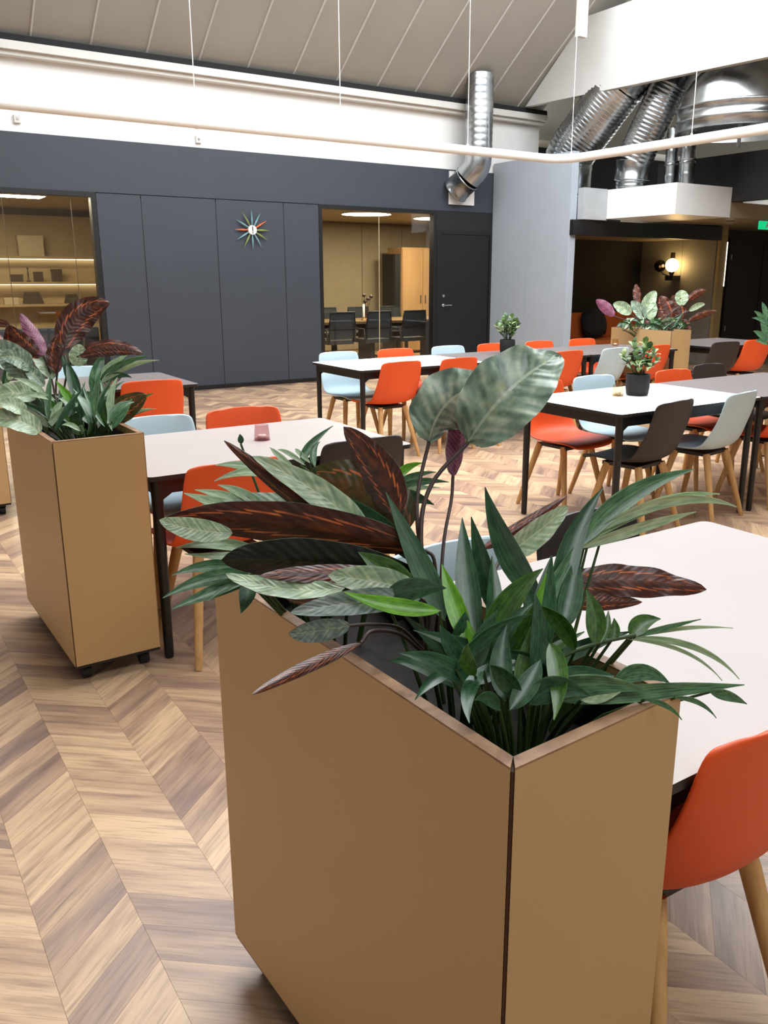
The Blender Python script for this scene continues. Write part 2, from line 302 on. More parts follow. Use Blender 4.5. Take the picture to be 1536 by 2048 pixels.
LEAF_DATA = {
 'near_tall': [
  ('cal',(0.855,1.204,1.167),(0.897,1.198,1.239),(1.005,1.208,1.26),(-0.081,-0.982,0.173),0.111,-0.25,1.3),
  ('cal',(0.888,1.134,1.173),(0.951,1.097,1.267),(1.084,1.122,1.314),(-0.434,-0.718,0.544),0.132,0.2,0.9),
  ('pink',(0.882,1.167,1.108),(0.912,1.19,1.168),(0.937,1.218,1.229),(-0.044,0.925,-0.377),0.04,0.5,0.5),
  ('stem',[(0.717,0.993,0.881),(0.761,1.098,1.028),(0.798,1.155,1.092),(0.855,1.204,1.167)],0.0035),
  ('stem',[(0.718,0.992,0.881),(0.758,1.088,1.031),(0.808,1.13,1.109),(0.888,1.134,1.173)],0.004),
  ('stem',[(0.73,0.996,0.876),(0.803,1.087,1.006),(0.862,1.144,1.072),(0.882,1.167,1.108)],0.003),
 ],
 'near_sprawl': [
  ('mar',(0.758,1.159,1.057),(0.757,1.217,1.12),(0.732,1.294,1.193),(0.783,0.508,-0.358),0.071,0.15,0.5),
  ('olive',(0.779,1.159,1.025),(0.734,1.235,1.087),(0.646,1.322,1.099),(0.606,0.683,-0.408),0.111,0.12,0.3),
  ('mar',(0.676,1.134,1.02),(0.584,1.197,1.105),(0.494,1.262,1.198),(0.509,0.855,-0.097),0.03,0.3,0.5),
  ('calp',(0.682,1.122,1.034),(0.618,1.163,1.108),(0.524,1.223,1.176),(-0.156,-0.879,0.451),0.05,0.2,0.5),
  ('mar',(0.745,1.058,1.024),(0.547,1.168,1.072),(0.378,1.248,1.085),(0.47,0.878,0.093),0.072,0.28,0.5),
  ('cal',(0.66,1.221,1.045),(0.56,1.25,1.082),(0.446,1.278,1.086),(-0.065,-0.733,0.677),0.048,0.2,0.5),
  ('calp',(0.468,1.182,1.068),(0.414,1.203,1.078),(0.368,1.221,1.096),(-0.219,-0.875,0.431),0.036,0.1,0.5),
  ('dark',(0.727,1.032,0.984),(0.559,1.107,1.024),(0.434,1.147,1.041),(0.365,0.931,-0.001),0.075,0.2,0.5),
  ('mar',(0.711,1.009,0.996),(0.583,1.058,1.016),(0.471,1.092,1.025),(0.161,0.705,-0.691),0.035,0.2,0.5),
  ('calp',(0.578,1.026,1.004),(0.5,1.078,1.003),(0.433,1.129,1.024),(-0.192,-0.439,0.878),0.039,0.1,0.5),
  ('calg',(0.67,0.96,0.99),(0.567,0.976,1.0),(0.468,0.987,1.003),(-0.07,-0.805,0.589),0.038,0.2,0.5),
  ('calg',(0.553,0.97,0.97),(0.499,0.97,0.975),(0.455,0.965,0.983),(0.066,-0.988,0.136),0.033,0.1,0.5),
  ('mar2n',(0.544,0.924,0.963),(0.458,0.921,0.952),(0.363,0.881,0.957),(-0.131,0.651,-0.748),0.018,0.3,0.5),
  ('calp',(0.685,0.987,0.989),(0.619,1.013,1.01),(0.555,1.036,1.025),(-0.201,-0.87,0.451),0.047,0.2,0.5),
  ('mar',(0.689,1.004,0.974),(0.614,1.075,0.959),(0.538,1.15,0.956),(0.682,0.676,-0.278),0.039,0.1,0.5),
  ('stem',[(0.697,0.984,0.889),(0.734,1.062,0.939),(0.763,1.135,0.991),(0.789,1.205,1.032)],0.003),
  ('stem',[(0.698,0.984,0.889),(0.739,1.065,0.955),(0.767,1.122,0.998),(0.778,1.163,1.033)],0.003),
  ('stem',[(0.694,0.975,0.894),(0.735,1.042,0.954),(0.718,1.091,0.994),(0.677,1.126,1.018)],0.003),
  ('stem',[(0.696,0.974,0.894),(0.743,1.023,0.95),(0.755,1.046,1.009),(0.745,1.058,1.024)],0.003),
  ('stem',[(0.685,0.97,0.894),(0.727,1.006,0.942),(0.735,1.024,0.975),(0.727,1.032,0.984)],0.003),
  ('stem',[(0.679,0.964,0.902),(0.686,0.962,0.95),(0.674,0.955,0.983),(0.67,0.96,0.99)],0.0025),
  ('stem',[(0.671,0.956,0.903),(0.626,0.951,0.946),(0.569,0.934,0.971),(0.544,0.924,0.963)],0.0028),
  ('stem',[(0.672,0.957,0.907),(0.632,0.96,0.951),(0.582,0.962,0.968),(0.553,0.97,0.97)],0.0025),
 ],
 'near_right': [
  ('mar',(0.96,0.965,0.95),(1.096,0.921,0.943),(1.229,0.872,0.912),(0.178,0.768,-0.615),0.061,0.2,1.2),
  ('mar',(0.945,0.942,0.927),(1.022,0.925,0.918),(1.101,0.906,0.906),(0.13,0.852,-0.508),0.031,0.2,0.5),
  ('calp',(0.881,1.03,0.991),(0.97,1.042,1.018),(1.059,1.055,1.051),(0.018,-0.944,0.33),0.048,0.25,0.5),
  ('mar2',(0.884,1.08,0.996),(0.972,1.079,1.022),(1.074,1.074,1.064),(0.21,0.834,-0.511),0.023,0.4,0.5),
  ('stem',[(0.734,0.851,0.9),(0.859,0.927,0.931),(0.924,0.963,0.948),(0.96,0.965,0.95)],0.003),
  ('stem',[(0.737,0.849,0.9),(0.85,0.916,0.919),(0.914,0.939,0.929),(0.945,0.942,0.927)],0.003),
  ('stem',[(0.734,0.862,0.896),(0.794,0.948,0.938),(0.841,1.001,0.971),(0.881,1.03,0.991)],0.003),
 ],
 'near_strap': [
  ('strap',(0.7,0.941,0.954),(0.712,1.027,1.016),(0.716,1.129,1.11),(-0.247,-0.605,0.757),0.04,0.25,0.5),
  ('strap',(0.811,0.853,0.991),(0.812,0.934,1.049),(0.828,1.01,1.128),(-0.818,-0.327,0.473),0.041,0.25,0.5),
  ('strap',(0.709,0.879,0.935),(0.741,0.942,1.007),(0.779,1.005,1.086),(-0.341,-0.638,0.691),0.038,0.25,0.5),
  ('strap',(0.763,0.888,0.958),(0.782,0.95,1.017),(0.803,1.012,1.082),(-0.844,-0.217,0.491),0.034,0.25,0.5),
  ('lime',(0.695,0.877,0.939),(0.704,0.923,0.984),(0.714,0.969,1.032),(-0.393,-0.614,0.685),0.03,0.25,0.5),
  ('lime',(0.724,0.807,0.936),(0.761,0.817,0.986),(0.797,0.83,1.043),(-0.305,-0.868,0.391),0.018,0.25,0.5),
  ('strap',(0.718,0.849,0.937),(0.753,0.891,0.987),(0.785,0.937,1.041),(-0.008,-0.763,0.647),0.031,0.25,0.5),
  ('strapm',(0.681,0.827,0.947),(0.726,0.83,1.012),(0.781,0.82,1.056),(-0.449,-0.819,0.357),0.038,0.25,0.5),
  ('strap',(0.836,0.839,0.959),(0.896,0.883,1.047),(0.984,0.905,1.127),(-0.288,-0.777,0.56),0.038,0.25,0.5),
  ('strap',(0.752,0.78,0.947),(0.789,0.821,0.999),(0.834,0.858,1.055),(-0.583,-0.377,0.72),0.036,0.25,0.5),
  ('strap',(0.816,0.814,0.956),(0.864,0.844,0.995),(0.907,0.879,1.038),(-0.191,-0.652,0.733),0.036,0.25,0.5),
  ('lime',(0.674,0.918,0.983),(0.607,0.948,0.996),(0.549,0.976,1.02),(-0.172,-0.767,0.618),0.026,0.25,0.5),
  ('strapm',(0.677,0.992,0.986),(0.655,1.027,1.014),(0.626,1.068,1.04),(-0.528,-0.697,0.485),0.042,0.25,0.5),
  ('strap',(0.736,1.056,1.001),(0.699,1.124,1.059),(0.651,1.197,1.107),(-0.761,-0.616,0.203),0.034,0.25,0.5),
  ('strap',(0.62,0.982,0.994),(0.649,0.944,1.014),(0.675,0.905,1.022),(-0.808,-0.416,0.417),0.034,0.25,0.5),
  ('lime',(0.689,0.839,0.925),(0.691,0.859,0.951),(0.693,0.878,0.978),(-0.252,-0.77,0.585),0.018,0.25,0.5),
 ],
 'near_front': [
  ('strap',(0.629,0.782,0.933),(0.586,0.798,0.971),(0.536,0.814,0.993),(0.021,-0.871,0.49),0.027,0.25,0.5),
  ('strap',(0.632,0.765,0.964),(0.587,0.737,0.956),(0.557,0.697,0.944),(-0.165,-0.101,0.981),0.02,0.25,0.5),
  ('strapm',(0.735,0.752,0.98),(0.705,0.702,0.957),(0.66,0.662,0.932),(-0.45,-0.102,0.887),0.027,0.25,0.5),
  ('strapm',(0.611,0.755,0.966),(0.6,0.758,0.99),(0.598,0.754,1.013),(-0.627,-0.753,-0.2),0.02,0.25,0.5),
  ('strap',(0.654,0.717,0.936),(0.628,0.721,0.973),(0.605,0.719,0.997),(-0.334,-0.913,-0.235),0.025,0.25,0.5),
  ('strap',(0.629,0.708,0.934),(0.667,0.715,0.958),(0.695,0.727,0.976),(-0.297,-0.606,0.738),0.028,0.25,0.5),
  ('strap',(0.613,0.708,0.939),(0.588,0.702,0.965),(0.561,0.692,0.975),(0.359,-0.925,0.12),0.018,0.25,0.5),
  ('strap',(0.638,0.728,0.936),(0.652,0.755,0.973),(0.678,0.775,1.012),(-0.367,-0.69,0.624),0.03,0.25,0.5),
  ('strapm',(0.667,0.732,0.933),(0.697,0.748,0.967),(0.716,0.771,1.002),(-0.7,-0.29,0.653),0.035,0.25,0.5),
  ('strap',(0.663,0.709,0.93),(0.693,0.696,0.951),(0.728,0.669,0.941),(-0.535,-0.781,0.322),0.033,0.25,0.5),
  ('strap',(0.682,0.72,0.926),(0.73,0.708,0.95),(0.786,0.682,0.947),(-0.384,-0.761,0.523),0.03,0.25,0.5),
  ('strap',(0.629,0.831,0.93),(0.587,0.813,0.941),(0.544,0.791,0.936),(0.304,-0.519,0.799),0.017,0.25,0.5),
  ('strap',(0.659,0.837,0.934),(0.646,0.854,0.961),(0.638,0.868,0.987),(-0.353,-0.863,0.363),0.025,0.25,0.5),
  ('strapm',(0.693,0.793,0.943),(0.718,0.78,0.994),(0.724,0.775,1.031),(-0.639,-0.766,0.072),0.027,0.25,0.5),
  ('strap',(0.633,0.797,0.93),(0.663,0.805,0.981),(0.691,0.81,1.017),(-0.715,-0.436,0.546),0.028,0.25,0.5),
  ('strap',(0.667,0.881,0.902),(0.692,0.891,0.949),(0.708,0.902,0.979),(-0.023,-0.959,0.281),0.037,0.25,0.5),
  ('strap',(0.742,0.785,0.919),(0.757,0.811,0.992),(0.755,0.84,1.04),(-0.381,-0.826,0.415),0.027,0.25,0.5),
  ('strap',(0.669,0.861,0.885),(0.632,0.907,0.913),(0.6,0.94,0.913),(-0.303,-0.535,0.788),0.027,0.25,0.5),
  ('strap',(0.703,0.867,0.874),(0.672,0.917,0.927),(0.64,0.965,0.97),(-0.758,-0.635,0.148),0.021,0.25,0.5),
  ('strap',(0.748,0.758,0.903),(0.752,0.785,0.957),(0.754,0.807,0.99),(-0.271,-0.832,0.484),0.023,0.25,0.5),
  ('strap',(0.619,0.78,0.94),(0.66,0.77,0.953),(0.705,0.754,0.961),(-0.338,-0.433,0.836),0.026,0.25,0.5),
  ('strapm',(0.749,0.816,0.892),(0.792,0.81,0.926),(0.846,0.796,0.953),(-0.553,-0.369,0.747),0.023,0.25,0.5),
  ('strap',(0.711,0.83,0.922),(0.68,0.871,0.945),(0.63,0.922,0.962),(-0.517,-0.681,0.519),0.023,0.25,0.5),
  ('strap',(0.79,0.811,0.89),(0.789,0.84,0.942),(0.787,0.864,0.975),(-0.372,-0.79,0.488),0.027,0.25,0.5),
  ('strap',(0.607,0.788,0.961),(0.653,0.783,1.001),(0.71,0.764,1.023),(-0.283,-0.955,0.094),0.02,0.25,0.5),
  ('strap',(0.81,0.808,0.871),(0.817,0.831,0.921),(0.833,0.846,0.962),(-0.332,-0.835,0.439),0.019,0.25,0.5),
  ('strapm',(0.786,0.807,0.887),(0.794,0.835,0.951),(0.795,0.859,0.992),(-0.405,-0.804,0.435),0.02,0.25,0.5),
  ('strap',(0.674,0.797,0.947),(0.711,0.799,0.993),(0.744,0.798,1.019),(-0.566,-0.605,0.56),0.028,0.25,0.5),
  ('strap',(0.715,0.717,0.93),(0.7,0.75,0.962),(0.673,0.784,0.972),(-0.832,-0.554,0.038),0.027,0.25,0.5),
  ('strap',(0.712,0.868,0.898),(0.777,0.848,0.932),(0.826,0.83,0.941),(-0.385,-0.891,0.24),0.021,0.25,0.5),
  ('strap',(0.689,0.732,0.946),(0.711,0.749,1.005),(0.72,0.77,1.049),(-0.563,-0.71,0.423),0.021,0.25,0.5),
  ('strap',(0.775,0.802,0.912),(0.834,0.782,0.937),(0.9,0.756,0.955),(-0.441,-0.568,0.695),0.024,0.25,0.5),
 ],
 'near_frond': [
  ('frond',(0.905,0.882,1.044),(1.023,0.887,1.111),(1.16,0.867,1.143),(-0.207,-0.893,0.4),0.033,0.25,0.5),
  ('pale',(0.942,0.887,1.06),(1.084,0.855,1.102),(1.21,0.815,1.082),(-0.246,-0.955,-0.165),0.021,0.25,0.5),
  ('pale',(0.934,0.889,1.048),(1.076,0.87,1.094),(1.205,0.845,1.088),(-0.149,-0.986,-0.08),0.019,0.25,0.5),
  ('pale',(0.912,0.878,1.047),(1.037,0.863,1.065),(1.152,0.851,1.074),(-0.106,-0.993,-0.058),0.02,0.25,0.5),
  ('pale',(0.979,0.891,1.07),(1.098,0.87,1.099),(1.206,0.847,1.098),(-0.174,-0.978,-0.112),0.017,0.25,0.5),
  ('frond',(0.775,0.813,0.944),(0.846,0.858,1.002),(0.943,0.889,1.068),(-0.029,-0.834,0.551),0.033,0.25,0.5),
  ('strapm',(0.825,0.757,0.954),(0.839,0.771,0.987),(0.841,0.793,1.02),(-0.529,-0.689,0.495),0.029,0.25,0.5),
  ('strapm',(0.788,0.757,0.953),(0.768,0.772,0.997),(0.736,0.789,1.022),(-0.66,-0.735,-0.158),0.025,0.25,0.5),
  ('strapm',(0.853,0.751,0.954),(0.863,0.755,0.967),(0.868,0.762,0.981),(-0.495,-0.678,0.544),0.016,0.25,0.5),
  ('strapm',(0.885,0.743,0.955),(0.907,0.745,0.97),(0.939,0.737,0.972),(-0.276,-0.742,0.611),0.026,0.25,0.5),
  ('strapm',(0.833,0.753,0.955),(0.85,0.759,0.973),(0.863,0.769,0.991),(-0.399,-0.662,0.634),0.013,0.25,0.5),
  ('frond',(0.89,0.74,0.956),(0.944,0.73,0.96),(1.004,0.716,0.964),(-0.216,-0.958,0.188),0.009,0.25,0.5),
  ('pale',(0.885,0.743,0.954),(0.979,0.729,0.951),(1.075,0.709,0.935),(-0.165,-0.982,0.093),0.007,0.25,0.5),
  ('pale',(0.885,0.743,0.954),(0.959,0.689,0.941),(1.005,0.644,0.897),(-0.641,-0.767,-0.028),0.01,0.25,0.5),
  ('pale',(0.881,0.745,0.952),(0.936,0.691,0.94),(0.968,0.646,0.904),(-0.746,-0.666,0.017),0.006,0.25,0.5),
  ('stem',[(0.709,0.732,0.942),(0.756,0.753,0.952),(0.827,0.756,0.954),(0.89,0.74,0.958)],0.003),
  ('frond',(0.702,0.695,0.93),(0.841,0.656,0.921),(0.976,0.617,0.908),(-0.248,-0.937,0.245),0.023,0.25,0.5),
  ('frond',(0.8,0.693,0.931),(0.832,0.675,0.943),(0.86,0.651,0.928),(-0.535,-0.8,0.27),0.024,0.25,0.5),
  ('frond',(0.919,0.63,0.908),(0.939,0.615,0.903),(0.959,0.599,0.892),(-0.564,-0.804,0.191),0.015,0.25,0.5),
  ('pale',(0.719,0.674,0.936),(0.75,0.67,0.931),(0.782,0.667,0.932),(-0.08,-0.973,0.216),0.011,0.25,0.5),
  ('frond',(0.815,0.653,0.917),(0.822,0.624,0.919),(0.82,0.598,0.912),(-0.91,-0.128,0.394),0.007,0.25,0.5),
  ('frond',(0.863,0.643,0.91),(0.88,0.619,0.909),(0.889,0.596,0.894),(-0.798,-0.53,0.289),0.007,0.25,0.5),
  ('frond',(0.654,0.717,0.936),(0.739,0.689,0.946),(0.822,0.652,0.927),(-0.36,-0.931,0.053),0.031,0.25,0.5),
 ],
 'near_fern': [
  ('pale',(0.539,1.258,1.065),(0.482,1.268,1.092),(0.427,1.275,1.118),(0.07,-0.897,0.436),0.023,0.25,0.5),
  ('pale',(0.547,1.256,1.074),(0.498,1.272,1.101),(0.449,1.286,1.118),(-0.051,-0.873,0.484),0.019,0.25,0.5),
  ('pale',(0.555,1.252,1.079),(0.522,1.27,1.105),(0.488,1.285,1.121),(-0.12,-0.862,0.493),0.018,0.25,0.5),
  ('pale',(0.536,1.233,1.057),(0.49,1.245,1.076),(0.445,1.256,1.093),(-0.02,-0.865,0.501),0.017,0.25,0.5),
  ('pale',(0.626,1.262,1.103),(0.562,1.291,1.138),(0.496,1.314,1.148),(-0.166,-0.851,0.498),0.023,0.25,0.5),
  ('pale',(0.62,1.268,1.11),(0.553,1.284,1.135),(0.484,1.29,1.127),(-0.072,-0.853,0.517),0.018,0.25,0.5),
  ('frond',(0.496,1.189,0.992),(0.425,1.189,0.999),(0.353,1.183,0.986),(0.012,-0.848,0.53),0.024,0.25,0.5),
  ('frond',(0.499,1.175,0.991),(0.429,1.175,0.982),(0.362,1.172,0.97),(-0.071,-0.825,0.561),0.022,0.25,0.5),
  ('frond',(0.505,1.208,0.991),(0.44,1.208,1.012),(0.375,1.202,1.012),(0.115,-0.889,0.443),0.021,0.25,0.5),
  ('frond',(0.488,1.169,0.991),(0.452,1.167,0.987),(0.415,1.163,0.974),(-0.105,-0.689,0.717),0.012,0.25,0.5),
  ('strap',(0.482,1.161,0.991),(0.469,1.14,0.977),(0.451,1.122,0.96),(-0.138,-0.552,0.822),0.026,0.25,0.5),
  ('pale',(0.53,1.224,1.016),(0.461,1.228,1.039),(0.392,1.226,1.046),(0.104,-0.829,0.55),0.02,0.25,0.5),
  ('pale',(0.543,1.213,1.01),(0.471,1.215,1.02),(0.402,1.216,1.037),(0.091,-0.816,0.572),0.015,0.25,0.5),
  ('frond',(0.652,1.303,1.131),(0.676,1.321,1.159),(0.726,1.323,1.191),(-0.048,-0.932,0.358),0.016,0.25,0.5),
  ('pale',(0.64,1.308,1.123),(0.62,1.33,1.147),(0.609,1.341,1.161),(-0.367,-0.831,0.419),0.011,0.25,0.5),
  ('pale',(0.656,1.301,1.131),(0.635,1.321,1.151),(0.62,1.333,1.157),(-0.425,-0.804,0.416),0.009,0.25,0.5),
  ('pale',(0.664,1.296,1.135),(0.655,1.319,1.15),(0.654,1.334,1.154),(-0.553,-0.495,0.67),0.009,0.25,0.5),
  ('frond',(0.67,1.29,1.128),(0.676,1.306,1.152),(0.693,1.312,1.167),(-0.131,-0.828,0.546),0.013,0.25,0.5),
  ('lime',(0.786,1.225,1.088),(0.821,1.234,1.114),(0.863,1.234,1.122),(-0.041,-0.942,0.333),0.017,0.25,0.5),
  ('frond',(0.784,1.223,1.08),(0.829,1.225,1.101),(0.881,1.217,1.106),(-0.122,-0.969,0.214),0.015,0.25,0.5),
  ('frond',(0.784,1.222,1.075),(0.837,1.217,1.092),(0.898,1.2,1.088),(-0.206,-0.97,0.128),0.017,0.25,0.5),
  ('strap',(0.772,1.204,1.072),(0.812,1.203,1.073),(0.858,1.19,1.053),(-0.156,-0.988,0.007),0.027,0.25,0.5),
  ('pale',(0.776,1.201,1.072),(0.826,1.209,1.083),(0.883,1.207,1.078),(0.041,-0.985,0.17),0.011,0.25,0.5),
  ('strap',(0.575,1.39,1.163),(0.576,1.392,1.172),(0.576,1.395,1.18),(-0.372,-0.888,0.27),0.011,0.25,0.5),
  ('pale',(0.628,1.199,0.989),(0.588,1.231,1.006),(0.547,1.261,1.013),(-0.342,-0.695,0.632),0.027,0.25,0.5),
  ('lime',(0.626,1.231,1.007),(0.594,1.243,1.017),(0.562,1.253,1.02),(-0.159,-0.798,0.582),0.015,0.25,0.5),
  ('frond',(0.673,1.175,1.005),(0.639,1.201,1.018),(0.605,1.225,1.022),(-0.369,-0.693,0.619),0.022,0.25,0.5),
  ('stem',[(0.651,1.14,0.931),(0.63,1.203,1.005),(0.588,1.247,1.054),(0.533,1.263,1.068)],0.002),
  ('stem',[(0.651,1.14,0.931),(0.614,1.175,0.963),(0.549,1.19,0.989),(0.49,1.193,0.992)],0.002),
  ('stem',[(0.675,1.147,0.924),(0.696,1.215,1.026),(0.687,1.267,1.089),(0.649,1.305,1.131)],0.002),
  ('stem',[(0.689,1.138,0.924),(0.737,1.183,1.01),(0.762,1.205,1.055),(0.787,1.221,1.08)],0.002),
 ],
 'left_cal': [
  ('mar',(0.736,3.525,1.171),(0.814,3.544,1.297),(0.929,3.515,1.348),(0.266,0.935,-0.233),0.125,0.15,0.5),
  ('pink',(0.67,3.562,1.148),(0.649,3.6,1.222),(0.616,3.65,1.311),(-0.038,0.873,-0.486),0.063,0.25,0.5),
  ('mar',(0.657,3.571,1.148),(0.588,3.57,1.195),(0.556,3.553,1.271),(-0.139,0.99,0.024),0.102,0.15,0.5),
  ('mar',(0.782,3.488,1.148),(0.899,3.45,1.18),(1.01,3.398,1.151),(0.338,0.846,-0.412),0.072,0.2,0.5),
  ('mar',(0.7,3.521,1.083),(0.713,3.537,1.157),(0.732,3.548,1.231),(-0.333,0.938,-0.095),0.077,0.25,0.5),
  ('calp',(0.766,3.486,1.11),(0.782,3.488,1.152),(0.791,3.495,1.194),(-0.027,-0.992,0.123),0.072,0.25,0.5),
  ('calp',(0.687,3.523,1.06),(0.667,3.554,1.115),(0.632,3.59,1.155),(-0.058,-0.831,0.553),0.067,0.25,0.5),
  ('cal',(0.576,3.474,1.065),(0.533,3.47,1.158),(0.454,3.476,1.205),(0.209,-0.958,0.195),0.108,0.25,0.5),
  ('cal',(0.598,3.472,1.105),(0.558,3.453,1.154),(0.494,3.435,1.159),(0.411,-0.894,0.178),0.08,0.25,0.5),
  ('mar',(0.819,3.423,1.023),(0.877,3.454,1.049),(0.942,3.477,1.061),(-0.153,0.777,-0.61),0.059,0.25,0.5),
  ('olive',(0.801,3.274,0.91),(0.876,3.243,0.969),(0.956,3.204,1.014),(0.563,0.761,-0.323),0.101,0.25,0.5),
  ('mar2',(0.576,3.662,1.265),(0.537,3.692,1.275),(0.498,3.721,1.284),(0.568,0.809,-0.151),0.031,0.25,0.5),
  ('calp',(0.589,3.384,1.002),(0.526,3.404,1.031),(0.426,3.433,1.009),(-0.205,-0.768,0.607),0.086,0.25,0.5),
  ('calp',(0.558,3.187,0.906),(0.487,3.22,0.958),(0.381,3.261,0.962),(-0.111,-0.753,0.648),0.09,0.25,0.5),
  ('cal',(0.634,3.43,1.046),(0.608,3.46,1.087),(0.582,3.49,1.127),(-0.219,-0.844,0.489),0.05,0.25,0.5),
  ('calp',(0.524,3.232,0.975),(0.488,3.235,1.008),(0.433,3.245,1.02),(0.148,-0.83,0.537),0.061,0.25,0.5),
  ('stem',[(0.674,3.416,0.894),(0.688,3.503,1.0),(0.708,3.52,1.095),(0.736,3.525,1.171)],0.004),
  ('stem',[(0.671,3.419,0.894),(0.684,3.512,1.019),(0.679,3.539,1.094),(0.67,3.562,1.148)],0.004),
  ('stem',[(0.677,3.414,0.894),(0.717,3.49,1.019),(0.75,3.498,1.114),(0.782,3.488,1.148)],0.004),
 ],
 'left_strap': [
  ('frond',(0.809,3.422,1.0),(0.841,3.459,1.084),(0.887,3.486,1.17),(0.044,-0.941,0.335),0.052,0.25,0.5),
  ('pale',(0.838,3.416,1.042),(0.934,3.402,1.104),(1.06,3.357,1.128),(-0.091,-0.917,-0.388),0.032,0.25,0.5),
  ('pale',(0.832,3.422,1.049),(0.886,3.437,1.109),(0.971,3.425,1.155),(0.189,-0.958,-0.217),0.032,0.25,0.5),
  ('strap',(0.821,3.426,1.038),(0.903,3.413,1.071),(0.96,3.402,1.059),(-0.163,-0.985,-0.054),0.028,0.25,0.5),
  ('frond',(0.841,3.42,1.061),(0.923,3.384,1.12),(1.014,3.332,1.148),(-0.384,-0.91,-0.155),0.028,0.25,0.5),
  ('strap',(0.766,3.45,1.0),(0.745,3.49,1.078),(0.73,3.524,1.155),(-0.107,-0.908,0.405),0.044,0.25,0.5),
  ('strap',(0.736,3.405,0.988),(0.739,3.459,1.067),(0.742,3.514,1.148),(-0.045,-0.825,0.564),0.032,0.25,0.5),
  ('pale',(0.839,3.249,0.91),(0.911,3.244,0.947),(0.992,3.223,0.955),(-0.117,-0.979,-0.169),0.018,0.25,0.5),
  ('frond',(0.817,3.264,0.91),(0.896,3.252,0.942),(0.972,3.235,0.951),(-0.135,-0.975,-0.175),0.029,0.25,0.5),
  ('lime',(0.721,3.348,0.973),(0.698,3.378,1.019),(0.675,3.408,1.065),(-0.189,-0.861,0.471),0.031,0.25,0.5),
  ('pale',(0.613,3.313,1.027),(0.572,3.322,1.068),(0.518,3.336,1.093),(0.048,-0.924,0.38),0.027,0.25,0.5),
  ('pale',(0.641,3.289,1.009),(0.583,3.303,1.03),(0.512,3.32,1.03),(-0.136,-0.878,0.458),0.023,0.25,0.5),
  ('pale',(0.673,3.169,0.897),(0.681,3.139,0.917),(0.688,3.11,0.937),(-0.382,-0.582,-0.717),0.038,0.25,0.5),
  ('pale',(0.679,3.109,0.916),(0.649,3.106,0.941),(0.618,3.097,0.946),(0.319,-0.902,0.29),0.019,0.25,0.5),
  ('frond',(0.756,3.33,0.875),(0.82,3.344,0.954),(0.886,3.355,1.032),(0.023,-0.99,0.141),0.018,0.25,0.5),
  ('frond',(0.807,3.247,0.927),(0.822,3.29,0.997),(0.822,3.337,1.046),(-0.615,-0.589,0.524),0.024,0.25,0.5),
  ('frond',(0.802,3.268,0.905),(0.827,3.297,0.952),(0.877,3.309,0.996),(-0.344,-0.718,0.605),0.021,0.25,0.5),
  ('frond',(0.681,3.446,0.847),(0.74,3.457,0.909),(0.789,3.466,0.94),(0.349,-0.914,-0.208),0.042,0.25,0.5),
  ('pale',(0.647,3.294,0.875),(0.641,3.345,0.924),(0.641,3.39,0.967),(-0.143,-0.691,0.709),0.022,0.25,0.5),
  ('strapm',(0.724,3.214,0.898),(0.685,3.286,0.944),(0.642,3.351,0.961),(-0.802,-0.566,0.191),0.021,0.25,0.5),
  ('frond',(0.807,3.231,0.87),(0.803,3.289,0.949),(0.79,3.343,0.993),(-0.822,-0.471,0.321),0.029,0.25,0.5),
  ('frond',(0.673,3.442,0.85),(0.631,3.524,0.922),(0.594,3.597,0.976),(-0.116,-0.66,0.742),0.026,0.25,0.5),
  ('strap',(0.611,3.202,0.908),(0.671,3.218,0.989),(0.728,3.23,1.049),(-0.447,-0.728,0.52),0.023,0.25,0.5),
  ('strap',(0.659,3.257,0.898),(0.618,3.333,0.954),(0.562,3.412,0.985),(-0.595,-0.643,0.482),0.027,0.25,0.5),
  ('frond',(0.737,3.13,0.952),(0.762,3.173,1.043),(0.798,3.206,1.124),(-0.566,-0.661,0.493),0.025,0.25,0.5),
  ('frond',(0.794,3.136,0.907),(0.845,3.151,0.962),(0.888,3.168,1.01),(-0.457,-0.64,0.618),0.038,0.25,0.5),
  ('frond',(0.706,3.285,0.928),(0.769,3.292,0.986),(0.806,3.31,1.024),(-0.066,-0.944,0.322),0.032,0.25,0.5),
  ('frond',(0.742,3.155,0.921),(0.729,3.217,0.99),(0.709,3.274,1.031),(0.188,-0.639,0.746),0.037,0.25,0.5),
  ('frond',(0.8,3.252,0.922),(0.818,3.294,0.998),(0.822,3.345,1.066),(0.064,-0.842,0.536),0.024,0.25,0.5),
  ('frond',(0.735,3.197,0.896),(0.738,3.251,0.973),(0.715,3.319,1.042),(0.316,-0.707,0.633),0.026,0.25,0.5),
  ('strapm',(0.705,3.388,0.912),(0.762,3.399,0.97),(0.82,3.408,1.022),(0.057,-0.991,0.124),0.03,0.25,0.5),
  ('strapm',(0.802,3.336,0.898),(0.831,3.375,0.982),(0.877,3.401,1.062),(-0.189,-0.882,0.432),0.034,0.25,0.5),
  ('strapm',(0.674,3.22,0.927),(0.625,3.304,0.991),(0.575,3.386,1.045),(-0.276,-0.659,0.699),0.034,0.25,0.5),
  ('frond',(0.779,3.303,0.917),(0.833,3.32,0.985),(0.885,3.336,1.048),(-0.342,-0.807,0.481),0.024,0.25,0.5),
  ('pale',(0.8,3.133,0.938),(0.816,3.18,1.021),(0.852,3.208,1.087),(-0.488,-0.7,0.522),0.029,0.25,0.5),
  ('strap',(0.614,3.262,0.941),(0.6,3.32,0.995),(0.591,3.371,1.039),(-0.801,-0.485,0.35),0.029,0.25,0.5),
  ('frond',(0.681,3.449,0.866),(0.681,3.503,0.937),(0.667,3.56,0.991),(0.363,-0.676,0.641),0.042,0.25,0.5),
